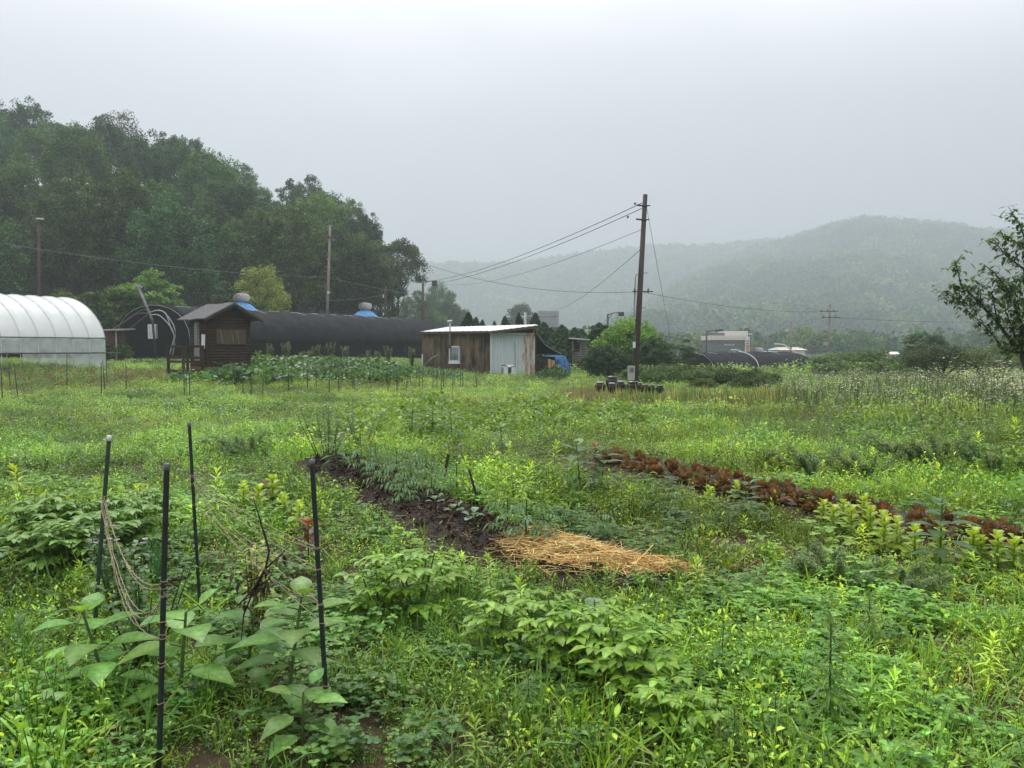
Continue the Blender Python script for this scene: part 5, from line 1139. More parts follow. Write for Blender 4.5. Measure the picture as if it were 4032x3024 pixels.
# ---- crops and wild patches farther back, each one mass
def patch(name, label, cat, poly, per, protos, scale, seed, tint=None, m=None, edge=.0, tilt=.12):
    """plants over a polygon given on the ground (x, y)"""
    r_ = np.random.RandomState(seed); P = np.array(poly, float); lo, hi = P.min(0), P.max(0); n = int((hi - lo).prod() * per); x = lo[0] + (hi[0] - lo[0]) * r_.rand(n); y = lo[1] + (hi[1] - lo[1]) * r_.rand(n)
    xx = x + (NE(x, y, 1.5, 2) - .5) * 1.0; yy = y + (ND(x, y, 1.5, 2) - .5) * 1.2; inside = np.zeros(n, bool)
    for (x0, y0), (x1, y1) in zip(P, np.roll(P, -1, 0)):
        c = ((y0 > yy) != (y1 > yy)); inside ^= c & (xx < (x1 - x0) * (yy - y0) / (y1 - y0 + 1e-9) + x0)
    x, y = x[inside], y[inside]; q = Q(); place(q, protos, x, y, 1, r_, scale, tint=(lambda a, b: tint_at(a, b, r_)) if tint is None else (lambda a, b: np.array(tint)[None] * np.exp(r_.normal(0, .15, (len(a), 1)))), tilt=tilt)
    o = q.obj(name, m or M_LEAF); tag(o, label, cat, kind='stuff'); return o
def gp(L, h=0.0):   # ground points whose growth of height h shows its tops at the given outline
    r = []
    for px, py in L:
        x, y = gpt(px, py); k = (EYE - h) / EYE; r.append((x * k, y * k))
    return r
patch('potato_crop', 'bright green potato crop in a broad band across the middle distance', 'crop', gp([(1180, 1640), (1500, 1560), (2300, 1548), (2560, 1570), (2560, 1630), (1800, 1650), (1400, 1665)], .36), 11, [proto(p_far, 70 + i, n=60, h=.34, r=.26, s=.085, col=c, amt=.2) for i, c in enumerate([(.17, .29, .045), (.20, .32, .05), (.14, .25, .04)])], 1.0, 71, (1, 1, 1))
patch('squash_vines', 'large-leaved squash vines mounded right of the wooden hut', 'vines', [(-13.6, 31.5), (-5.2, 32), (-4.4, 40), (-9, 43), (-13.6, 40)], 3.2, [proto(p_far, 80 + i, n=46, h=.5, r=.55, s=.22, col=c, up=1.3, amt=.22) for i, c in enumerate([(.07, .165, .035), (.095, .20, .045), (.06, .14, .04)])], 1.0, 81, (1, 1, 1))
patch('corn_rows', 'dark green maize-like crop standing before the black tunnel', 'crop', [(-8.4, 38), (-3.0, 38), (-2.6, 43), (-8, 43)], 7, [proto(p_grass, 84, n=12, L=(.4, .9), w=.05, r=.15, el=(.9, 1.5), dr=(.3, .9), col=(.06, .15, .04))], 1.0, 85, (1, 1, 1))
patch('dry_weeds', 'reddish-brown withered weeds in front of the white greenhouse', 'weeds', [(-24, 30), (-12.6, 29.5), (-11.6, 34), (-16, 38.2), (-25, 36.5)], 8, [proto(p_far, 86, n=34, h=.28, r=.22, s=.05, col=(.22, .15, .09), up=0, amt=.3), proto(p_grass, 87, n=16, L=(.2, .4), w=.014, r=.15, col=(.27, .18, .10)), proto(p_far, 88, n=34, h=.25, r=.22, s=.05, col=(.16, .22, .06), up=0, amt=.3)], 1.0, 89, (.9, .95, .9), M_DRY)
patch('pale_flat_crop', 'smooth bright yellow-green low crop strip at mid left', 'crop', gp([(470, 1606), (900, 1590), (1150, 1588), (1180, 1612), (800, 1625), (480, 1625)]), 16, [proto(p_far, 90, n=50, h=.22, r=.22, s=.06, col=(.17, .29, .04), up=1.5, amt=.12)], 1.0, 91, (1, 1, 1))
patch('garlic_stalks', 'upright green and yellowing garlic stalks in front of the jars and shrubs', 'crop', gp([(2330, 1562), (2560, 1558), (3080, 1548), (3140, 1585), (2750, 1598), (2360, 1585)], .12), 12, [proto(p_grass, 92, n=7, L=(.28, .5), w=.024, r=.12, el=(1.15, 1.55), dr=(0, .25), col=(.10, .18, .06)), proto(p_grass, 93, n=6, L=(.28, .48), w=.022, r=.12, el=(1.15, 1.55), dr=(0, .3), col=(.36, .33, .14)), proto(p_grass, 94, n=7, L=(.25, .45), w=.022, r=.12, el=(1.1, 1.55), dr=(0, .3), col=(.13, .19, .09))], 1.0, 95, (1, 1, 1))
patch('yellow_barley', 'small patch of yellowing cereal at the left foot of the jars', 'crop', gp([(2180, 1560), (2230, 1545), (2345, 1535), (2345, 1572), (2260, 1590)], .2), 14, [proto(p_grass, 96, n=14, L=(.35, .6), w=.02, r=.14, el=(1.1, 1.55), dr=(0, .3), col=(.33, .30, .14)), proto(p_far, 97, n=20, h=.4, r=.2, s=.05, col=(.30, .24, .08), up=0)], .9, 98, (1, 1, 1), M_DRY)
def p_fleabane(q, rng, h=.85, nf=16):
    n = 46; t = rng.rand(n); P = np.stack([rng.normal(0, .07, n) * (1 + t), rng.normal(0, .07, n) * (1 + t), h * t], 1); a = rng.rand(n) * 6.283
    leaves(q, P, a, rng.uniform(-.1, .8, n), rng.uniform(.07, .13, n) * (1.1 - .6 * t), .022, .4, [.4, 1, .05], vary((.19, .26, .12), n, rng, .2, .1), .2)
    for k in range(4):
        e = rng.normal(0, .09, 2); q.tube([(0, 0, 0), (e[0] * .5, e[1] * .5, h * .6), (e[0], e[1], h * rng.uniform(.9, 1.05))], [.006, .004, .003], (.10, .15, .05), 3)
    P = np.stack([rng.normal(0, .12, nf), rng.normal(0, .12, nf), h * rng.uniform(.85, 1.12, nf)], 1)
    nr = 2; 
    for k in range(nr): leaves(q, P, rng.rand(nf) * 6.283, rng.uniform(-.2, .3, nf), .036, .034, 0, [.9, 1, .9], (.78, .78, .74), 0)
PF = [proto(p_fleabane, 100 + i, nf=k) for i, k in enumerate([15, 7, 3, 0, 0])]
patch('flowering_weeds', 'tall grey-green weeds speckled with small white flowers along the right side', 'weeds', [(6.6, 19), (9.2, 15), (12, 14), (22, 26), (26, 36), (14, 34), (9.5, 28), (7.5, 24)], 8.5, PF, .66, 105, (1, 1, 1))
patch('flowering_edge', 'taller weeds with dense white flowers at the right edge before the orchard trees', 'weeds', [(10.0, 16), (13.5, 15.5), (20, 27), (15.5, 28)], 8, PF[:2], .8, 106, (1, 1.05, 1))
patch('feathery_weeds', 'feathery grey-green grass and weeds at mid right', 'weeds', [(3.6, 12.5), (5.4, 9.3), (8.5, 10.5), (10.5, 15), (8, 20), (4.2, 19)], 15, [proto(p_grass, 110, n=22, L=(.3, .6), w=.006, r=.12, el=(.9, 1.5), dr=(.2, .8), col=(.20, .26, .12)), proto(p_weed, 111, n=40, h=.4, L=(.03, .06), asp=.3, stems=6, r=.12, col=(.13, .20, .08), shape=OV2), proto(p_weed, 112, n=34, h=.34, L=(.03, .06), asp=.35, stems=5, r=.12, col=(.18, .26, .08), shape=OV2)], 1.0, 113, (1, 1, 1))
patch('yellowed_weeds', 'patch of yellow-orange fading weeds at mid right', 'weeds', gp([(3080, 1655), (3400, 1640), (3560, 1690), (3200, 1700)]), 8, [proto(p_far, 115, n=26, h=.4, r=.2, s=.035, col=(.32, .22, .08), up=0)], .9, 116, (1, 1, 1), M_DRY)
patch('tall_grass', 'tall fresh grass clump right of the middle', 'grass', gp([(2560, 1700), (2760, 1665), (2900, 1690), (2860, 1740), (2600, 1745)]), 20, [proto(p_grass, 117, n=18, L=(.3, .5), w=.010, r=.12, el=(1.0, 1.5), dr=(.2, .8), col=(.17, .28, .05))], .9, 118, (1, 1, 1))
patch('left_verge', 'tall dark tangled grass along the left edge of the foreground', 'grass', [(-4.6, 5.5), (-3.9, 6.5), (-2.0, 3.6), (-1.75, 2.7), (-3.6, 2.4)], 42, [proto(p_grass, 119, n=16, L=(.25, .5), w=.007, r=.08, el=(.7, 1.4), dr=(.4, 1.2), col=(.07, .14, .03)), proto(p_grass, 120, n=14, L=(.2, .45), w=.008, r=.08, el=(.8, 1.5), dr=(.3, 1.0), col=(.11, .20, .035))], 1.0, 121, (1, 1, 1))

# ---- straw mulch and crumbs of soil
r_ = np.random.RandomState(9); q = Q(); n = 4200
t = r_.rand(n); t = t ** .9; ax = np.interp(t, [0, .4, .8, 1], [.10, .38, .74, 1.25]); ay = np.interp(t, [0, .4, .8, 1], [6.55, 6.0, 5.6, 5.42]); wdt = np.interp(t, [0, .15, .5, .8, 1], [.14, .30, .32, .20, .05])
off = r_.normal(0, .5, n); x = ax + off * wdt * .9; y = ay + off * wdt * .75; z = gshape(x, y) + .015 + .05 * r_.rand(n) * np.exp(-off * off)
aa = np.where(r_.rand(n) < .35, r_.normal(-.4, .6, n), r_.rand(n) * 6.283); L = r_.uniform(.06, .30, n)
P = np.stack([x - np.cos(aa) * L / 2, y - np.sin(aa) * L / 2, z], 1)
leaves(q, P, aa, r_.normal(0, .10, n), L, r_.uniform(.003, .006, n), r_.uniform(-.12, .25, n), [1, 1, 1, 1], vary((.56, .385, .17), n, r_, .42, .14), .5, roll=r_.uniform(-1, 1, n))
for c0, c1 in (((2720, 2275), (2875, 2180)), ((2900, 2250), (2980, 2215))):
    a = gpt(*c0); b_ = gpt(*c1); q.tube([(a[0], a[1], ghf(*a) + .06), (b_[0], b_[1], ghf(*b_) + .12)], [.004, .003], (.45, .32, .16), 5)
tag(q.obj('straw', M_DRY), 'golden straw mulch spread on the near end of the bare bed', 'straw', kind='stuff')
q = Q(); n = 7000; t = r_.rand(n); ax = np.interp(t, np.linspace(0, 1, len(SOIL)), [p[0] for p in SOIL]); ay = np.interp(t, np.linspace(0, 1, len(SOIL)), [p[1] for p in SOIL]); x = ax + r_.normal(0, .26, n); y = ay + r_.normal(0, .26, n)
k = r_.rand(n) < .75; sz = np.exp(r_.normal(0, .6, n)) * .017; P = np.stack([x, y, gshape(x, y) + sz * .2], 1)
for i in range(3): diamonds(q, P, sz, vary((.050, .036, .026), n, r_, .4, .1), r_, 0, .9)
n = 7000; x = r_.uniform(-2.4, 3.6, n); y = r_.uniform(2.6, 9.5, n); kk = (bare(x, y) > .25) | ((bedaxis(x, y, SOIL) < .75) & (bedaxis(x, y, SOIL) > .12)); x, y = x[kk], y[kk]; n = len(x)
leaves(q, np.stack([x, y, gshape(x, y) + .008], 1), r_.rand(n) * 6.283, r_.uniform(0, .4, n), r_.uniform(.04, .13, n), .004, .2, [1, 1, 1], vary((.24, .15, .085), n, r_, .45, .1), .3)
tag(q.obj('soil_crumbs', M_DRY), 'dark soil crumbs and brown plant litter on the bare bed', 'soil', kind='stuff')

# ================================================================ PLANTS ONE CAN COUNT
def plant(name, label, cat, x, y, fn, seed, group=None, rz=None, s=1.0, z=-.02):
    r = thing(name, label, cat, (x, y, float(gshape(np.array([x]), np.array([y]))[0]) + z), (np.random.RandomState(seed).rand() * 6.28) if rz is None else rz, group)
    qf, qs = Q(), Q(); fn(qf, qs, np.random.RandomState(seed)); qs.obj('stem', M_LEAF, r); qf.obj('foliage', M_LEAF, r); r.scale = (s, s, s); return r
def f_lettuce(qf, qs, rng):
    n = 15; a = np.arange(n) * 2.4 + rng.rand(n) * .4; t = np.linspace(0, 1, n); el = .5 + .95 * t
    leaves(qf, np.stack([np.cos(a) * .02, np.sin(a) * .02, .02 + .03 * t], 1), a, el, .25 - .05 * t + rng.uniform(-.03, .03, n), .15, .25 - .2 * t, [.25, .62, .95, 1.05, .72, .2], vary((.135, .078, .044), n, rng, .32, .3), .35, ruffle=.045, rng=rng)
    qs.tube([(0, 0, -.03), (0, 0, .08)], [.02, .012], (.18, .16, .06), 6)
def f_lime(qf, qs, rng):
    H = .30; n = 17; t = np.linspace(.05, 1, n); a = np.arange(n) * 2.4
    leaves(qf, np.stack([0 * t, 0 * t, H * t], 1), a, .25 + .7 * t, .15 * (1.15 - .6 * t), .115 * (1.15 - .5 * t), .3, [.35, .8, 1.05, .95, .45], vary((.32, .45, .05), n, rng, .16, .06), .3, ruffle=.03, rng=rng)
    qs.tube([(0, 0, -.03), (0, 0, H)], [.012, .006], (.25, .34, .08), 6)
def f_potato(qf, qs, rng, H=.42, ns=4, col=(.205, .36, .045)):
    for s in range(ns):
        a = s * 6.283 / ns + rng.rand(); tip = np.array([math.cos(a) * .12, math.sin(a) * .12, H * rng.uniform(.8, 1.05)]); qs.tube([(0, 0, -.03), tuple(tip * [.6, .6, .55]), tuple(tip)], [.009, .007, .004], (.13, .2, .04), 5)
        for k in range(8):
            t = .25 + .75 * (k + .5) / 8; b = tip * [t, t, t]; az = rng.rand() * .6 + k * 2.4; el = .55 - .35 * (1 - t); L = .17 * (1.1 - .25 * t); d = np.array([math.cos(az) * math.cos(el), math.sin(az) * math.cos(el), math.sin(el)])
            e = b + d * L + [0, 0, -.03]; qs.tube([tuple(b), tuple(e)], [.003, .002], (.14, .22, .04), 4); c = vary(col, 7, rng, .13, .06)
            for j in range(7):
                u = (.35, .35, .62, .62, .85, .85, 1)[j]; sd = (1, -1, 1, -1, 1, -1, 0)[j]; leaves(qf, [b + (e - b) * u], az + sd * 1.15, el * .5 + rng.uniform(-.2, .1), (.055, .055, .07, .07, .075, .075, .09)[j] * rng.uniform(.9, 1.15), .042 if j < 6 else .055, .35, OV4, c[j], .22)
def f_bigleaf(qf, qs, rng, H=.4, n=12, L=.19, col=(.19, .37, .075), w=.62, droop=.30):
    t = np.linspace(.25, 1, n); a = np.repeat(np.arange(n // 2 + 1) * 1.57, 2)[:n] + np.tile([0, 3.14], n)[:n] + rng.normal(0, .2, n); lx, ly = rng.normal(0, .04, 2)
    pet = .05; P = np.stack([lx * t + np.cos(a) * pet, ly * t + np.sin(a) * pet, H * t + .02], 1)
    Ls = L * (1.15 - .45 * np.abs(t - .7) - .35 * t ** 6) * rng.uniform(.85, 1.1, n); leaves(qf, P, a, .05 + .7 * t ** 4 + rng.uniform(-.15, .15, n), Ls, Ls * w, droop, [.12, .75, 1.05, 1.0, .72, .36, .03], vary(col, n, rng, .15, .06), .13)
    qs.tube([(0, 0, -.03), (lx, ly, H)], [.009, .005], (.10, .16, .05), 6)
    for p_, tt in zip(P, t): qs.tube([(lx * tt, ly * tt, H * tt), tuple(p_)], [.003, .002], (.10, .16, .05), 4)
def f_tomato(qf, qs, rng, H=.38, col=(.13, .235, .105)):
    qs.tube([(0, 0, -.03), (.01, 0, H * .5), (0, .01, H)], [.008, .006, .004], (.06, .09, .05), 6)
    for k in range(12):
        t = .35 + .65 * k / 11; az = k * 2.4 + rng.rand() * .4; el = .5; L = .17; b = np.array([0, 0, H * t]); e = b + np.array([math.cos(az) * L, math.sin(az) * L, .02 - .05 * rng.rand()]); qs.tube([tuple(b), tuple((b + e) / 2 + [0, 0, .02]), tuple(e)], [.003, .002, .002], (.08, .12, .05), 4)
        for j in range(7):
            u = (.3, .3, .55, .55, .8, .8, 1)[j]; sd = (1, -1, 1, -1, 1, -1, 0)[j]; leaves(qf, [b + (e - b) * u], az + sd * 1.0, -.35 + rng.uniform(-.2, .2), (.05, .05, .06, .06, .06, .06, .075)[j], .022, .6, OV4, vary(col, 1, rng, .15, .06)[0], .3)
def f_cabbage(qf, qs, rng, col=(.16, .26, .15), n=6, L=.10):
    a = np.arange(n) * 2.4; t = np.linspace(0, 1, n); leaves(qf, np.stack([np.cos(a) * .04, np.sin(a) * .04, .05 + .06 * t], 1), a, .3 + .6 * t, L * rng.uniform(.8, 1.2, n), L * .8, .4, ROUND4, vary(col, n, rng, .12, .05), .2); qs.tube([(0, 0, -.02), (0, 0, .10)], [.005, .004], (.10, .10, .06), 5)
def f_horseweed(qf, qs, rng, H=.42):
    n = 90; t = np.linspace(.08, 1, n); a = np.arange(n) * 2.4; leaves(qf, np.stack([0 * t, 0 * t, H * t], 1), a, -.15 + 1.15 * t ** 4, .105 * (1.1 - .5 * t ** 4), .015, .45 - .3 * t, LAN3, vary((.115, .215, .05), n, rng, .14, .06), .3); qs.tube([(0, 0, -.02), (0, 0, H)], [.006, .003], (.10, .16, .05), 6)
def f_redleaf(qf, qs, rng):
    n = 11; a = np.arange(n) * 2.4; t = np.linspace(0, 1, n); leaves(qf, np.stack([0 * t, 0 * t, .05 + .22 * t], 1), a, .4 + .4 * t, .15 * rng.uniform(.8, 1.15, n), .10, .4, [.2, .8, 1.0, .7, .15], vary((.12, .060, .025), n, rng, .3, .25), .3, ruffle=.03, rng=rng); qs.tube([(0, 0, -.02), (0, 0, .28)], [.006, .004], (.16, .10, .05), 5)
def f_dark(qf, qs, rng, H=.5, n=140, col=(.045, .10, .030), L=(.03, .06), asp=.4, r=.2, flow=None):
    for s in range(9):
        a = rng.rand() * 6.283; e = np.array([math.cos(a) * r * rng.rand(), math.sin(a) * r * rng.rand(), H * rng.uniform(.7, 1.1)]); qs.tube([(e[0] * .2, e[1] * .2, -.02), tuple(e * [.7, .7, .6]), tuple(e)], [.006, .004, .002], (.06, .10, .035), 4)
        m = n // 9 * 2; t = rng.rand(m) ** .7; P = e[None] * t[:, None] + rng.normal(0, .03, (m, 3)); leaves(qf, P, rng.rand(m) * 6.283, rng.uniform(-.2, .9, m), rng.uniform(*L, m), np.mean(L) * asp, .3, OV2, vary(col, m, rng, .22, .1), .2)
        if flow and s < 5: leaves(qf, [e + rng.normal(0, .02, 3) for _ in range(3)], rng.rand(3) * 6.283, .1, .035, .035, 0, [.8, 1, .8], flow, 0)
def copies(root, spots, labels, group, s=(.85, 1.15), seed=1, first=True):
    pr = tree_of(root); rg = np.random.RandomState(seed); root['group'] = group
    for i, (x, y) in enumerate(spots):
        loc = (x, y, float(gshape(np.array([x]), np.array([y]))[0]) - .02); k = rg.uniform(*s); lab = labels if isinstance(labels, str) else labels[i]
        if i == 0 and first: root.location = loc; root.scale = (k, k, k); root['label'] = lab
        else: dup(root, loc, rg.rand() * 6.28, k, lab, group, pr)
# red lettuce row, three abreast
ps = [plant('red_lettuce', 'dark red-brown leaf lettuce in the crowded red row at right', 'lettuce', 2, 10, f_lettuce, 600 + i, 'red lettuces of the long row') for i in range(3)]
LP = np.array(LETT); seg = np.hypot(*np.diff(LP, axis=0).T); cum = np.concatenate([[0], np.cumsum(seg)]); spots = [[], [], []]; rg = np.random.RandomState(5); i = 0
for s in np.arange(0, cum[-1], .21):
    cx_ = np.interp(s, cum, LP[:, 0]); cy_ = np.interp(s, cum, LP[:, 1]); k = min(np.searchsorted(cum, s, side='right') - 1, len(LP) - 2); d = (LP[k + 1] - LP[k]) / seg[k]; nn = np.array([-d[1], d[0]])
    for o_ in (-.23, 0, .23):
        if rg.rand() < .08: continue
        p_ = np.array([cx_, cy_]) + nn * (o_ + rg.normal(0, .025)) + d * rg.normal(0, .03); spots[i % 3].append(tuple(p_)); i += 1
for j in range(3): copies(ps[j], spots[j], 'dark red-brown leaf lettuce in the crowded red row at right', 'red lettuces of the long row', (.48, .74), 7 + j)
g = [[(np.interp(s, cum, LP[:, 0]) + o_ * .55, np.interp(s, cum, LP[:, 1]) + o_ * .75, 0) for o_ in (-.28, -.14, 0, .14, .28)] for s in np.linspace(0, cum[-1], 60)]
g = [[(x, y, float(gshape(np.array([x]), np.array([y]))[0]) + .012) for x, y, _ in row] for row in g]
o = MB().sheet(g).obj('mulch_film', mat('black_mulch_film', (.02, .018, .020), (.05, .042, .048), .35, 9, bump=.4, spec=.6), None); tag(o, 'glossy dark plastic mulch film under the red lettuces', 'mulch film')
# lime green bolting lettuces in front of the row
r0 = plant('lime_lettuce', 'x', 'lettuce', 3, 8, f_lime, 610); lg = 'lime green lettuces in front of the red row'
sp = [gpt(p[0], p[1] + 55) for p in [(3280, 2060), (3350, 2070), (3400, 2050), (3480, 2120), (3530, 2105), (3600, 2150), (3700, 2165), (3860, 2190), (3925, 2200), (3990, 2215), (4040, 2230), (3425, 2075), (3320, 2040), (3830, 2180), (3240, 2030)]]
copies(r0, sp, 'pale lime green leafy lettuce standing before the red row at right', lg, (.75, 1.05), 3)
r0 = plant('lime_lettuce', 'pale yellow-green seedling alone before the middle of the red lettuce row', 'lettuce', *gpt(2795, 2010), f_lime, 611, s=.8)
dup(r0, (gpt(2900, 1960)[0], gpt(2900, 1960)[1], .02), 1, .7, 'pale yellow-green seedling close against the red lettuces, right of the lone one')
r0 = plant('bolting_lettuce', 'pale green bolting lettuce clump behind the right back stake', 'lettuce', *gpt(960, 2020), f_lime, 612, s=1.0); r0['group'] = 'pale bolting lettuces behind the twine frame'
for p_, k in (((1020, 2040), 1.0), ((1075, 2010), 1.1), ((1120, 2070), .9), ((1180, 2100), .85)): x, y = gpt(*p_); dup(r0, (x, y, ghf(x, y)), k * 9, k, 'pale green bolting lettuce clump behind the right back stake', 'pale bolting lettuces behind the twine frame')
# red-leaved plants near the right front stake
r0 = plant('red_leaf_plant', 'reddish-brown leafy plant just behind the right front stake', 'plant', *gpt(1215, 2200), f_redleaf, 615, s=1.1); x, y = gpt(1030, 2010); dup(r0, (x, y, 0), 2, .9, 'small reddish leafy plant among the pale lettuces behind the frame')
x, y = gpt(2345, 1850); dup(r0, (x, y, .05), 2, 1.0, 'reddish plant behind the big-leaved clump at the head of the red row')
# potato plants in the foreground
pl = [((810, 2330), 1.0, 'leafy potato plant inside the twine frame area, beside the right front stake')]
r0 = plant('potato_plant', 'bushy yellow-green potato plant left of the near bare soil', 'potato plant', *gpt(1640, 2440), f_potato, 620, s=1.25)
pp = tree_of(r0)
for (p_, s, lab) in [((1490, 2430), 1.05, 'potato plant at the left side of the bushy one before the bare soil'), ((1960, 2560), .95, 'potato plant in the middle foreground, left of the tall pair'), ((2210, 2640), 1.1, 'potato plant in the centre foreground with broad drooping leaves'),
                     ((2370, 2650), 1.05, 'potato plant close right of the centre one'), ((2480, 2760), 1.15, 'tallest potato plant at lower centre right'), ((2640, 2900), .8, 'small potato plant nearest the bottom edge at centre right'), ((2760, 2950), .72, 'small potato plant at the bottom edge right of the nearest one'),
                     ((2100, 2500), .8, 'small potato plant behind the centre one'), ((1780, 2360), .85, 'potato plant right beside the near bare soil')]:
    x, y = gpt(*p_); dup(r0, (x, y, ghf(x, y) - .02), s * 7, s * .82, lab, None, pp)
r0['label'] = 'bushiest yellow-green potato plant, left of the bare soil'; r0.scale = (1.05, 1.05, 1.05)
# big-leaved plants
r0 = plant('sunflower_plant', 'broad-leaved young plant with pale large leaves, left of the left front stake', 'sunflower', *gpt(450, 2760), f_bigleaf, 630, s=1.12)
x, y = gpt(700, 2800); plant('sunflower_plant', 'broad-leaved young plant right behind the left front stake', 'sunflower', x, y, lambda a, b, c: f_bigleaf(a, b, c, .40, 10, .20, (.17, .34, .07)), 631, s=1.15)
x, y = gpt(1120, 2790); plant('sunflower_plant', 'dark broad-leaved plant just left of the right front stake', 'sunflower', x, y, lambda a, b, c: f_bigleaf(a, b, c, .48, 14, .18, (.15, .28, .065)), 632, s=1.15)
x, y = gpt(1190, 2960); plant('sunflower_plant', 'low broad-leaved plant in front of the foot of the right front stake', 'sunflower', x, y, lambda a, b, c: f_bigleaf(a, b, c, .26, 9, .15, (.18, .33, .08)), 633, s=1.0)
x, y = gpt(960, 2700); plant('sunflower_plant', 'dense dark leafy plant between the two front stakes', 'sunflower', x, y, lambda a, b, c: f_bigleaf(a, b, c, .36, 14, .16, (.12, .25, .06)), 634, s=1.1)
x, y = gpt(560, 2620); plant('vine_plant', 'leafy pea vine rising behind the left front stake', 'vine', x, y, lambda a, b, c: f_dark(a, b, c, .55, 220, (.075, .155, .045), (.035, .06), .7, .28), 635, s=1.0)
x, y = gpt(480, 2440); plant('vine_plant', 'leafy pea vine hanging on the left twine strands', 'vine', x, y, lambda a, b, c: f_dark(a, b, c, .6, 240, (.075, .15, .05), (.035, .065), .7, .25, (.45, .40, .5)), 636, s=1.0)
x, y = gpt(1010, 2520); plant('yellowing_bean_plant', 'yellowing bean plant tangled in the right twine strands', 'plant', x, y, lambda a, b, c: f_dark(a, b, c, .55, 120, (.30, .33, .06), (.04, .07), .6, .10), 637, s=1.0)
DG = 'leafy dark potato-like bushes behind the left stakes'
r0 = plant('leafy_bush', 'x', 'bush', -3, 6, lambda a, b, c: f_potato(a, b, c, .4, 6, (.16, .30, .06)), 638)
copies(r0, [gpt(*p) for p in [(230, 2210), (330, 2180), (420, 2150), (180, 2300), (520, 2110), (300, 2290), (620, 2090), (140, 2190), (400, 2240), (560, 2190)]], 'leafy green bush in the dense growth behind the left back stake', DG, (.9, 1.2), 4)
# tomato and pepper seedlings along the bed
TG = 'tomato plants along the bare soil bed'
r0 = plant('tomato_plant', 'x', 'tomato plant', 0, 8, f_tomato, 640, s=.9)
copies(r0, [gpt(*p) for p in [(1480, 1920), (1560, 1945), (1620, 1960), (1680, 1925), (1560, 1880), (1480, 1860), (1640, 1890), (1700, 1965), (1420, 1880)]], 'blue-green tomato plant in the clump at the far end of the soil bed', TG, (.85, 1.1), 9)
pp = tree_of(r0)
for (p_, s, lab) in [((1800, 1960), 1.0, 'tall tomato plant between the two short wooden stakes'), ((2002, 2130), .95, 'tomato plant at the far left tip of the straw'), ((2075, 2150), 1.0, 'tomato plant standing in the straw right of the one at its tip'), ((2140, 2140), .75, 'smaller tomato plant in the middle of the straw'), ((2365, 2130), .72, 'tomato plant right behind the straw patch'), ((1590, 2000), .8, 'tomato plant alone at the left side of the soil bed'), ((2250, 2090), .55, 'small tomato seedling on the back edge of the straw')]:
    x, y = gpt(*p_); dup(r0, (x, y, ghf(x, y) - .02), s * 9, s, lab, None, pp)
r0 = plant('cabbage_seedling', 'pale round-leaved seedling on the bare soil right of the second short stake', 'seedling', *gpt(1925, 1990), f_cabbage, 650, s=1.3); pp = tree_of(r0)
for (p_, s, lab) in [((1880, 1975), 1.2, 'pale round-leaved seedling directly behind the second short stake'), ((1715, 1990), .8, 'small seedling on bare soil below the first short stake'), ((1790, 2025), .8, 'small seedling on bare soil left of the foot of the second short stake'), ((1860, 2060), .9, 'reddish-stemmed seedling on bare soil nearest the straw'), ((2290, 2560), 1.5, 'pale cabbage-like plant in front of the straw'), ((2340, 2480), 1.2, 'pale cabbage-like plant close before the straw'), ((1400, 2350), 1.1, 'round-leaved seedling left of the bushiest potato plant')]:
    x, y = gpt(*p_); dup(r0, (x, y, ghf(x, y) - .01), s * 9, s, lab, None, pp)
# broad leaf clumps mid field
r0 = plant('eggplant_plant', 'big-leaved pale green clump at the head of the red lettuce row', 'plant', *gpt(2290, 1960), lambda a, b, c: f_bigleaf(a, b, c, .55, 18, .20, (.095, .19, .06), .55), 655, s=1.1); pp = tree_of(r0)
for (p_, s, lab) in [((2370, 1950), 1.05, 'big-leaved pale green plant touching the first red lettuces'), ((1620, 1740), 1.1, 'large-leaved plant in the left of the mid-field clump'), ((1700, 1735), 1.1, 'large-leaved plant in the middle of the mid-field clump'), ((1780, 1740), 1.0, 'large-leaved plant at the right of the mid-field clump'), ((1980, 1790), .8, 'single large-leaved plant right of the mid-field clump'), ((2940, 2060), .7, 'broad-leaved pale plant in front of the red lettuce row centre'), ((3700, 2250), 1.0, 'dark-stemmed broad-leaved plant before the lime lettuces'), ((1330, 1850), .8, 'yellowish broad-leaved plant at the far left end of the soil bed')]:
    x, y = gpt(*p_); dup(r0, (x, y, ghf(x, y) - .02), s * 9, s, lab, None, pp)
r0 = plant('horseweed', 'tall narrow-leaved upright weed at lower right', 'weed', *gpt(3265, 2870), f_horseweed, 660, s=1.12); pp = tree_of(r0)
for (p_, s, lab) in [((2890, 2990), .5, 'small narrow-leaved weed at the bottom edge right of centre'), ((2080, 2860), .55, 'small narrow-leaved weed in the bottom centre'), ((3050, 2960), .55, 'small narrow-leaved weed at the foot of the tall one'), ((3420, 2560), .7, 'narrow-leaved weed behind the tall one at right')]:
    x, y = gpt(*p_); dup(r0, (x, y, ghf(x, y)), s * 9, s, lab, None, pp)
BG = 'shadowy leafy bushes of the mid field'
plant('cosmos_clump', 'dense feathery flowering clump behind the head of the soil bed', 'plant', *gpt(1290, 1815), lambda a, b, c: f_dark(a, b, c, .72, 900, (.10, .17, .05), (.03, .055), .35, .5, (.7, .6, .68)), 665, s=1.0)
plant('cosmos_clump', 'taller right half of the feathery clump behind the soil bed', 'plant', *gpt(1420, 1790), lambda a, b, c: f_dark(a, b, c, .72, 900, (.13, .21, .06), (.03, .055), .35, .5, (.7, .6, .68)), 666, s=1.0)
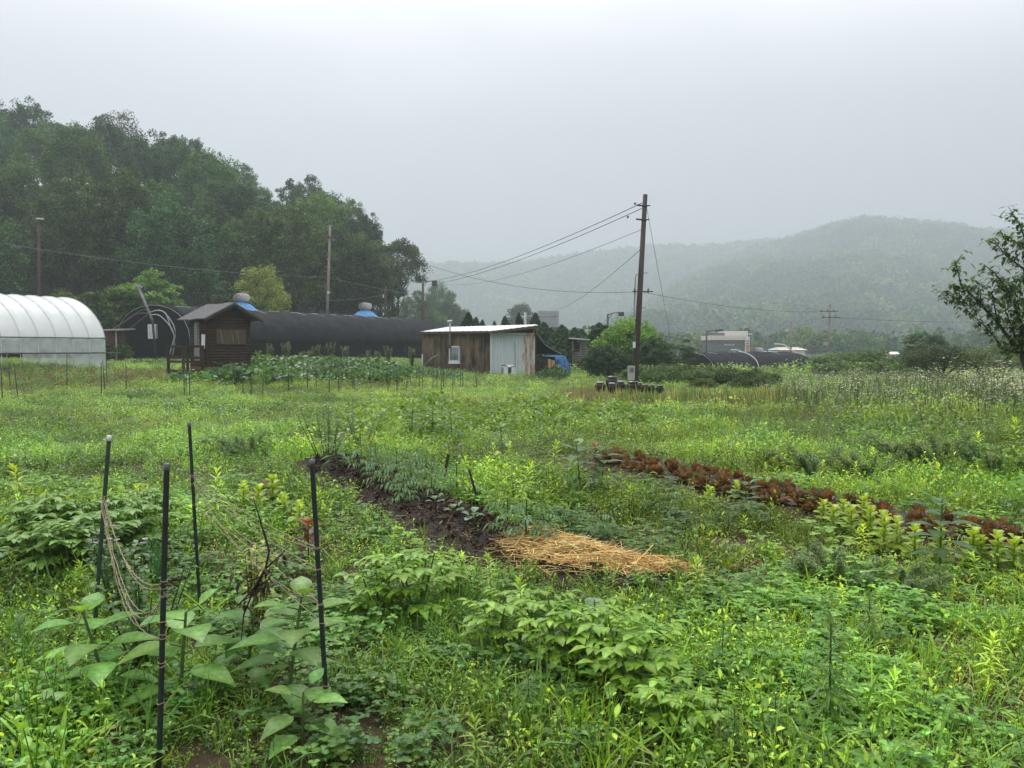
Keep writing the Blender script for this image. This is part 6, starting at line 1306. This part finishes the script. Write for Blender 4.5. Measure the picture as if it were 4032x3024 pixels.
for k, (p_, s, lab) in enumerate([((3200, 1880), 1.0, 'dark tangled bush left in the feathery weeds at mid right'), ((3700, 1850), 1.3, 'broad olive bush in the weeds at mid right'), ((3900, 1880), 1.2, 'olive bush nearest the right edge behind the lettuces'), ((3420, 1900), .9, 'low dark bush in the weeds behind the red row'), ((980, 1800), .9, 'grey-green bush right of the right back stake top'), ((3560, 2330), .6, 'dark grassy tuft behind the lower right weeds'), ((3300, 2300), .6, 'clump of red-stemmed weeds at right')]):
    x, y = gpt(*p_); plant('leafy_bush', lab, 'bush', x, y, lambda a, b, c: f_dark(a, b, c, .36, 2400, [(.12, .20, .065), (.15, .22, .07)][k % 2], (.025, .05), .5, .85), 670 + k, s=s)
x, y = gpt(600, 2180)
plant('spring_onion', 'blue-green spring onion tuft between the stakes', 'spring onion', *gpt(610, 2330), lambda a, b, c: leaves(a, c.normal(0, .02, (22, 3)) * [1, 1, 0], c.rand(22) * 6.283, c.uniform(1.25, 1.55, 22), c.uniform(.32, .5, 22), .011, .05, [1, 1, 1, .2], vary((.06, .15, .07), 22, c, .15, .05), .6) and b.tube([(0, 0, -.02), (0, 0, .05)], [.01, .01], (.3, .35, .2), 5), 680)
# tall shrubs before the black tunnel
SG = 'white-tipped shrubs along the side of the black tunnel'
r0 = plant('tall_shrub', 'x', 'shrub', -9, 42, lambda a, b, c: f_dark(a, b, c, 1.7, 900, (.12, .18, .085), (.08, .14), .55, .40, (.40, .45, .36)), 690)
copies(r0, [(at(u, 1440, 46).x, 46 + (k % 3) * .7) for k, u in enumerate((1020, 1050, 1100, 1125, 1175, 1200, 1245, 1290, 1340, 1362, 1440, 1465, 1490, 1522, 1610))], 'slender leafy shrub growing against the black tunnel side', SG, (.45, .8), 12)
x = at(745, 1440, 31).x
# young saplings near the hut
r0 = plant('sapling', 'small leafy sapling in front of the wooden hut', 'sapling', at(930, 1450, 31).x, 31, lambda a, b, c: f_dark(a, b, c, .9, 260, (.10, .19, .05), (.08, .13), .6, .22), 695)
# withered dark stalk inside the frame
Y = 3.75; P = [at(1000, 2320, Y), at(1045, 2240, Y), at(1060, 2170, Y), at(1025, 2050, Y), at(998, 1960, Y)]; b = MB().tube(P, [.007, .006, .005, .004, .002], 6)
for pts in (((1045, 2240), (1090, 2200), (1140, 2150)), ((1000, 2320), (960, 2360), (920, 2400)), ((1030, 2270), (980, 2290), (935, 2255)), ((1060, 2170), (1050, 2130), (1042, 2090)), ((1045, 2240), (1000, 2340), (950, 2370)), ((1015, 2310), (1060, 2280), (1075, 2240)), ((1000, 2320), (960, 2420), (950, 2520))):
    b.tube([at(px_, py_, Y + .02) for px_, py_ in pts], [.005, .004, .002], 5)
t = thing('withered_plant', 'blackened withered branching stalk inside the twine frame', 'plant'); b.obj('stem', mat('dead_stalk', (.016, .011, .010), (.035, .022, .018), .9, 20), t); q = Q(); rg = np.random.RandomState(3)
PP = np.array([at(px_, py_, Y) for px_, py_ in [(960, 2290), (990, 2310), (1020, 2290), (1050, 2240), (945, 2262), (1100, 2190), (1040, 2300), (970, 2370)]]); PP = np.repeat(PP, 4, 0) + rg.normal(0, .012, (32, 3))
leaves(q, PP, rg.rand(32) * 6.28, rg.uniform(-1.2, .2, 32), .045, .016, .5, OV4, vary((.035, .025, .02), 32, rg, .3), .4, ruffle=.05, rng=rg); q.obj('withered_leaves', M_DRY, t)

# ================================================================ STAKES AND TWINE
M_STAKE = mat('black_coated_stake', (.010, .014, .018), (.020, .026, .03), .35, 40, spec=.5); M_STAKEG = mat('green_coated_stake', (.018, .040, .026), (.028, .055, .035), .4, 40, spec=.5); M_CAP = mat('worn_stake_cap', (.06, .07, .07), (.15, .16, .16), .5, 60)
M_TWINE = mat('jute_twine', (.25, .20, .13), (.38, .32, .22), .95, 60)
def stake(label, base, top, Y0, Y1, r, m, group=None, cap=True):
    a, c = at(*base, Y0), at(*top, Y1); t = thing('garden_stake', label, 'garden stake', (0, 0, 0), 0, group); d = (c - a).normalized(); a = a - d * .12; n = int((c - a).length / .012); pts = [a.lerp(c, i / n) for i in range(n + 1)]
    MB().tube(pts, [r * (1 + .05 * (i % 2)) for i in range(n + 1)], 10).obj('shaft', m, t)
    if cap: MB().tube([c - d * .025, c + d * .002, c + d * .004], [r * 1.14, r * 1.14, r * .7], 12).obj('cap', M_CAP if cap is True else M_WHITE, t)
    return a, c
S1 = stake('nearest black stake, front left of the twine frame', (626, 3024), (657, 1828), 3.07, 3.07, .0105, M_STAKE)
S2 = stake('black stake at the front right of the twine frame', (1293, 2890), (1228, 1812), 3.40, 3.40, .0102, M_STAKE)
S3 = stake('greenish stake with pale cap, back left of the twine frame', (370, 2500), (430, 1717), 4.25, 4.25, .0105, M_STAKEG, cap='w')
S4 = stake('slim black stake at the back right of the twine frame', (790, 2440), (745, 1665), 4.85, 4.85, .0095, M_STAKE)
def strand(t, p0, Y0, p1, Y1, sag, seed, r=.0019):
    rg = np.random.RandomState(seed); A, B = at(*p0, Y0), at(*p1, Y1); n = 60; P = []
    for i in range(n + 1): s = i / n; P.append(A.lerp(B, s) + Vector((0, 0, -sag * 4 * s * (1 - s))) + Vector(rg.normal(0, .0012, 3)))
    b = MB().tube(P, [r * rg.uniform(.8, 1.25) for _ in P], 5)
    for i in range(0, n, 1):   # loose fibres
        for _ in range(2): e = P[i] + Vector(rg.normal(0, .006, 3)); b.tube([P[i], e], [.0004, .0003], 3, cap=False)
    b.obj('strand', M_TWINE, t)
t = thing('garden_twine', 'sagging jute twine strands strung between the two right stakes', 'twine')
for k, (a, c, sg) in enumerate([((760, 1872), (1247, 2155), .035), ((763, 1905), (1255, 2240), .03), ((770, 1990), (1268, 2380), .0), ((761, 1880), (1250, 2165), .06), ((764, 1912), (1256, 2250), .09), ((768, 1985), (1272, 2455), .02), ((762, 1900), (1265, 2378), .12)]): strand(t, a, 4.84, c, 3.39, sg, k)
t = thing('garden_twine', 'drooping jute twine strands tied between the two left stakes', 'twine')
for k, (a, c, sg) in enumerate([((405, 1960), (650, 2290), .16), ((400, 1985), (648, 2330), .30), ((410, 1955), (650, 2300), .18), ((400, 1990), (645, 2335), .34), ((398, 1995), (640, 2510), .20), ((402, 1970), (652, 2340), .27)]): strand(t, a, 4.24, c, 3.06, sg, 20 + k)
for st, Y, rr_, lab, rows_ in ((((657, 1828), (626, 3024)), 3.07, .0125, 'jute twine wound in rings around the nearest black stake', (2290, 2318, 2345, 2352, 2450, 2500, 2515, 2610, 2625, 2770)), (((1228, 1812), (1293, 2890)), 3.40, .0122, 'jute twine rings tied along the front right stake', (2155, 2160, 2242, 2378, 2384, 2455, 2700, 2785)),
                               (((430, 1717), (385, 2300)), 4.25, .0125, 'jute twine knot on the back left stake', (1955, 1985, 1992)), (((745, 1665), (782, 2300)), 4.85, .0115, 'jute twine knot on the back right stake', (1872, 1878, 1905, 1990))):
    t = thing('twine_knot', lab, 'twine')
    for k, py_ in enumerate(rows_):
        s = (py_ - st[0][1]) / (st[1][1] - st[0][1]); c = at(st[0][0] + (st[1][0] - st[0][0]) * s, py_, Y); P = [c + Vector((rr_ * math.cos(a), rr_ * math.sin(a), .002 * math.sin(a * 2 + k) + .003 * a / 6)) for a in np.linspace(0, 7.5, 16)]
        MB().tube(P + [P[-1] + Vector((.01, -.004, -.02))], .0017, 5).obj('ring', M_TWINE, t)
# short stakes in the bed
o = MB().beam(at(1742, 1935, 9.2), at(1765, 1788, 9.2), .045, .03).obj('wooden_stake', mat('charred_wood', (.018, .012, .010), (.05, .035, .026), .9, 8, (3, 3, .5), .4), None); tag(o, 'short dark split-wood stake leaning right, standing in the soil bed', 'stake')
o = MB().tube([at(1893, 2022, 8.3), at(1870, 1930, 8.3), at(1847, 1850, 8.3)], [.013, .014, .013], 7).obj('wooden_stake', _mats['charred_wood'], None); tag(o, 'thin dark stake leaning left in the soil bed before the straw', 'stake')
o = MB().tube([at(2023, 2010, 8.2), at(2019, 1893, 8.2)], .006, 6).obj('wooden_stake', M_STAKE, None); tag(o, 'thinnest upright black stake behind the tip of the straw', 'stake')
o = MB().beam(at(1450, 1632, 19.5), at(1450, 1600, 19.5), .06, .05).obj('wooden_peg', mat('brown_peg', (.05, .03, .02), (.09, .05, .035), .9, 8), None); tag(o, 'stubby brown peg in the potato crop', 'peg'); o = MB().beam(at(1600, 1605, 21), at(1600, 1588, 21), .09, .05).obj('wooden_peg', mat('reddish_peg', (.13, .05, .035), (.09, .04, .03), .9, 8), None); tag(o, 'stubby reddish peg in the potato crop', 'peg')
# thin stakes across the vegetable plots
SL = [(10, 1432, 1591), (41, 1441, 1538), (72, 1426, 1576), (264, 1392, 1547), (400, 1426, 1570), (413, 1425, 1544), (423, 1422, 1535), (498, 1435, 1553), (708, 1465, 1540), (726, 1438, 1567), (732, 1440, 1550), (748, 1450, 1573), (926, 1435, 1541), (957, 1430, 1556), (989, 1438, 1570), (1034, 1447, 1568),
      (1122, 1435, 1520), (1136, 1423, 1547), (1196, 1434, 1531), (1211, 1432, 1545), (1246, 1438, 1543), (1297, 1438, 1552), (1334, 1438, 1545), (1366, 1440, 1523), (1390, 1444, 1540), (1396, 1444, 1542), (1433, 1446, 1530), (1455, 1442, 1530), (1459, 1442, 1532), (1504, 1446, 1530), (1528, 1440, 1550), (1535, 1442, 1535),
      (1563, 1442, 1550), (1567, 1443, 1545), (1601, 1446, 1538), (1640, 1444, 1516), (1651, 1446, 1530), (1663, 1447, 1540), (1704, 1446, 1538), (1721, 1442, 1530), (1737, 1441, 1550), (1746, 1443, 1530), (1783, 1474, 1558), (1788, 1478, 1530), (1813, 1441, 1534), (1822, 1450, 1530), (1877, 1454, 1527)]
rg = np.random.RandomState(8); dark_l = 'thin dark plant stake in the row across the far vegetable plots'; grn_l = 'thin green plant stake in the row across the far vegetable plots'
mesh_cache = {}
for i, (u, v0, v1) in enumerate(SL):
    Y = EYE * F / (v1 - HOR); H = (v1 - v0) / F * Y; green = (i * 7) % 5 < 2 and i > 10; key = green; lean = rg.normal(0, .025)
    if i == 0:  a = None
    if key not in mesh_cache:
        o = MB().tube([(0, 0, -.15), (0, 0, .5), (0, 0, 1.0)], [.012, .0115, .011], 6).obj('garden_stake', M_STAKEG if green else M_STAKE, None); mesh_cache[key] = o
    else: o = mesh_cache[key].copy(); COL.objects.link(o)
    o.location = (at(u, v1, Y).x, Y, ghf(at(u, v1, Y).x, Y) - .03); o.scale = (1.15, 1.15, H + .03); o.rotation_euler = (rg.normal(0, .02), lean, 0)
    tag(o, grn_l if green else dark_l, 'garden stake', 'thin green stakes across the plots' if green else 'thin dark stakes across the plots')
for u, v0, v1, lab in ((1391, 1570, 1790, 'thin tall green rod standing behind the flowering clump'),):
    Y = 13; o = MB().tube([at(u, v1, Y), at(u - 2, v0, Y)], .005, 5).obj('garden_stake', M_STAKEG, None); tag(o, lab, 'garden stake')

# ---------------------------------------------------------------- haze, one closed box of even density
def haze():
    b = MB().box((250, 1220, 150), (2700, 2600, 304))
    m = bpy.data.materials.new('haze'); m.use_nodes = True; t = m.node_tree; t.nodes.clear()
    o = t.nodes.new('ShaderNodeOutputMaterial'); v = t.nodes.new('ShaderNodeVolumePrincipled')
    v.inputs['Density'].default_value = HAZE; v.inputs['Color'].default_value = (.66, .72, .775, 1); v.inputs['Anisotropy'].default_value = .35
    t.links.new(v.outputs[0], o.inputs['Volume'])
    ob = b.obj('haze', m); tag(ob, kind='stuff'); ob.display_type = 'WIRE'
haze()
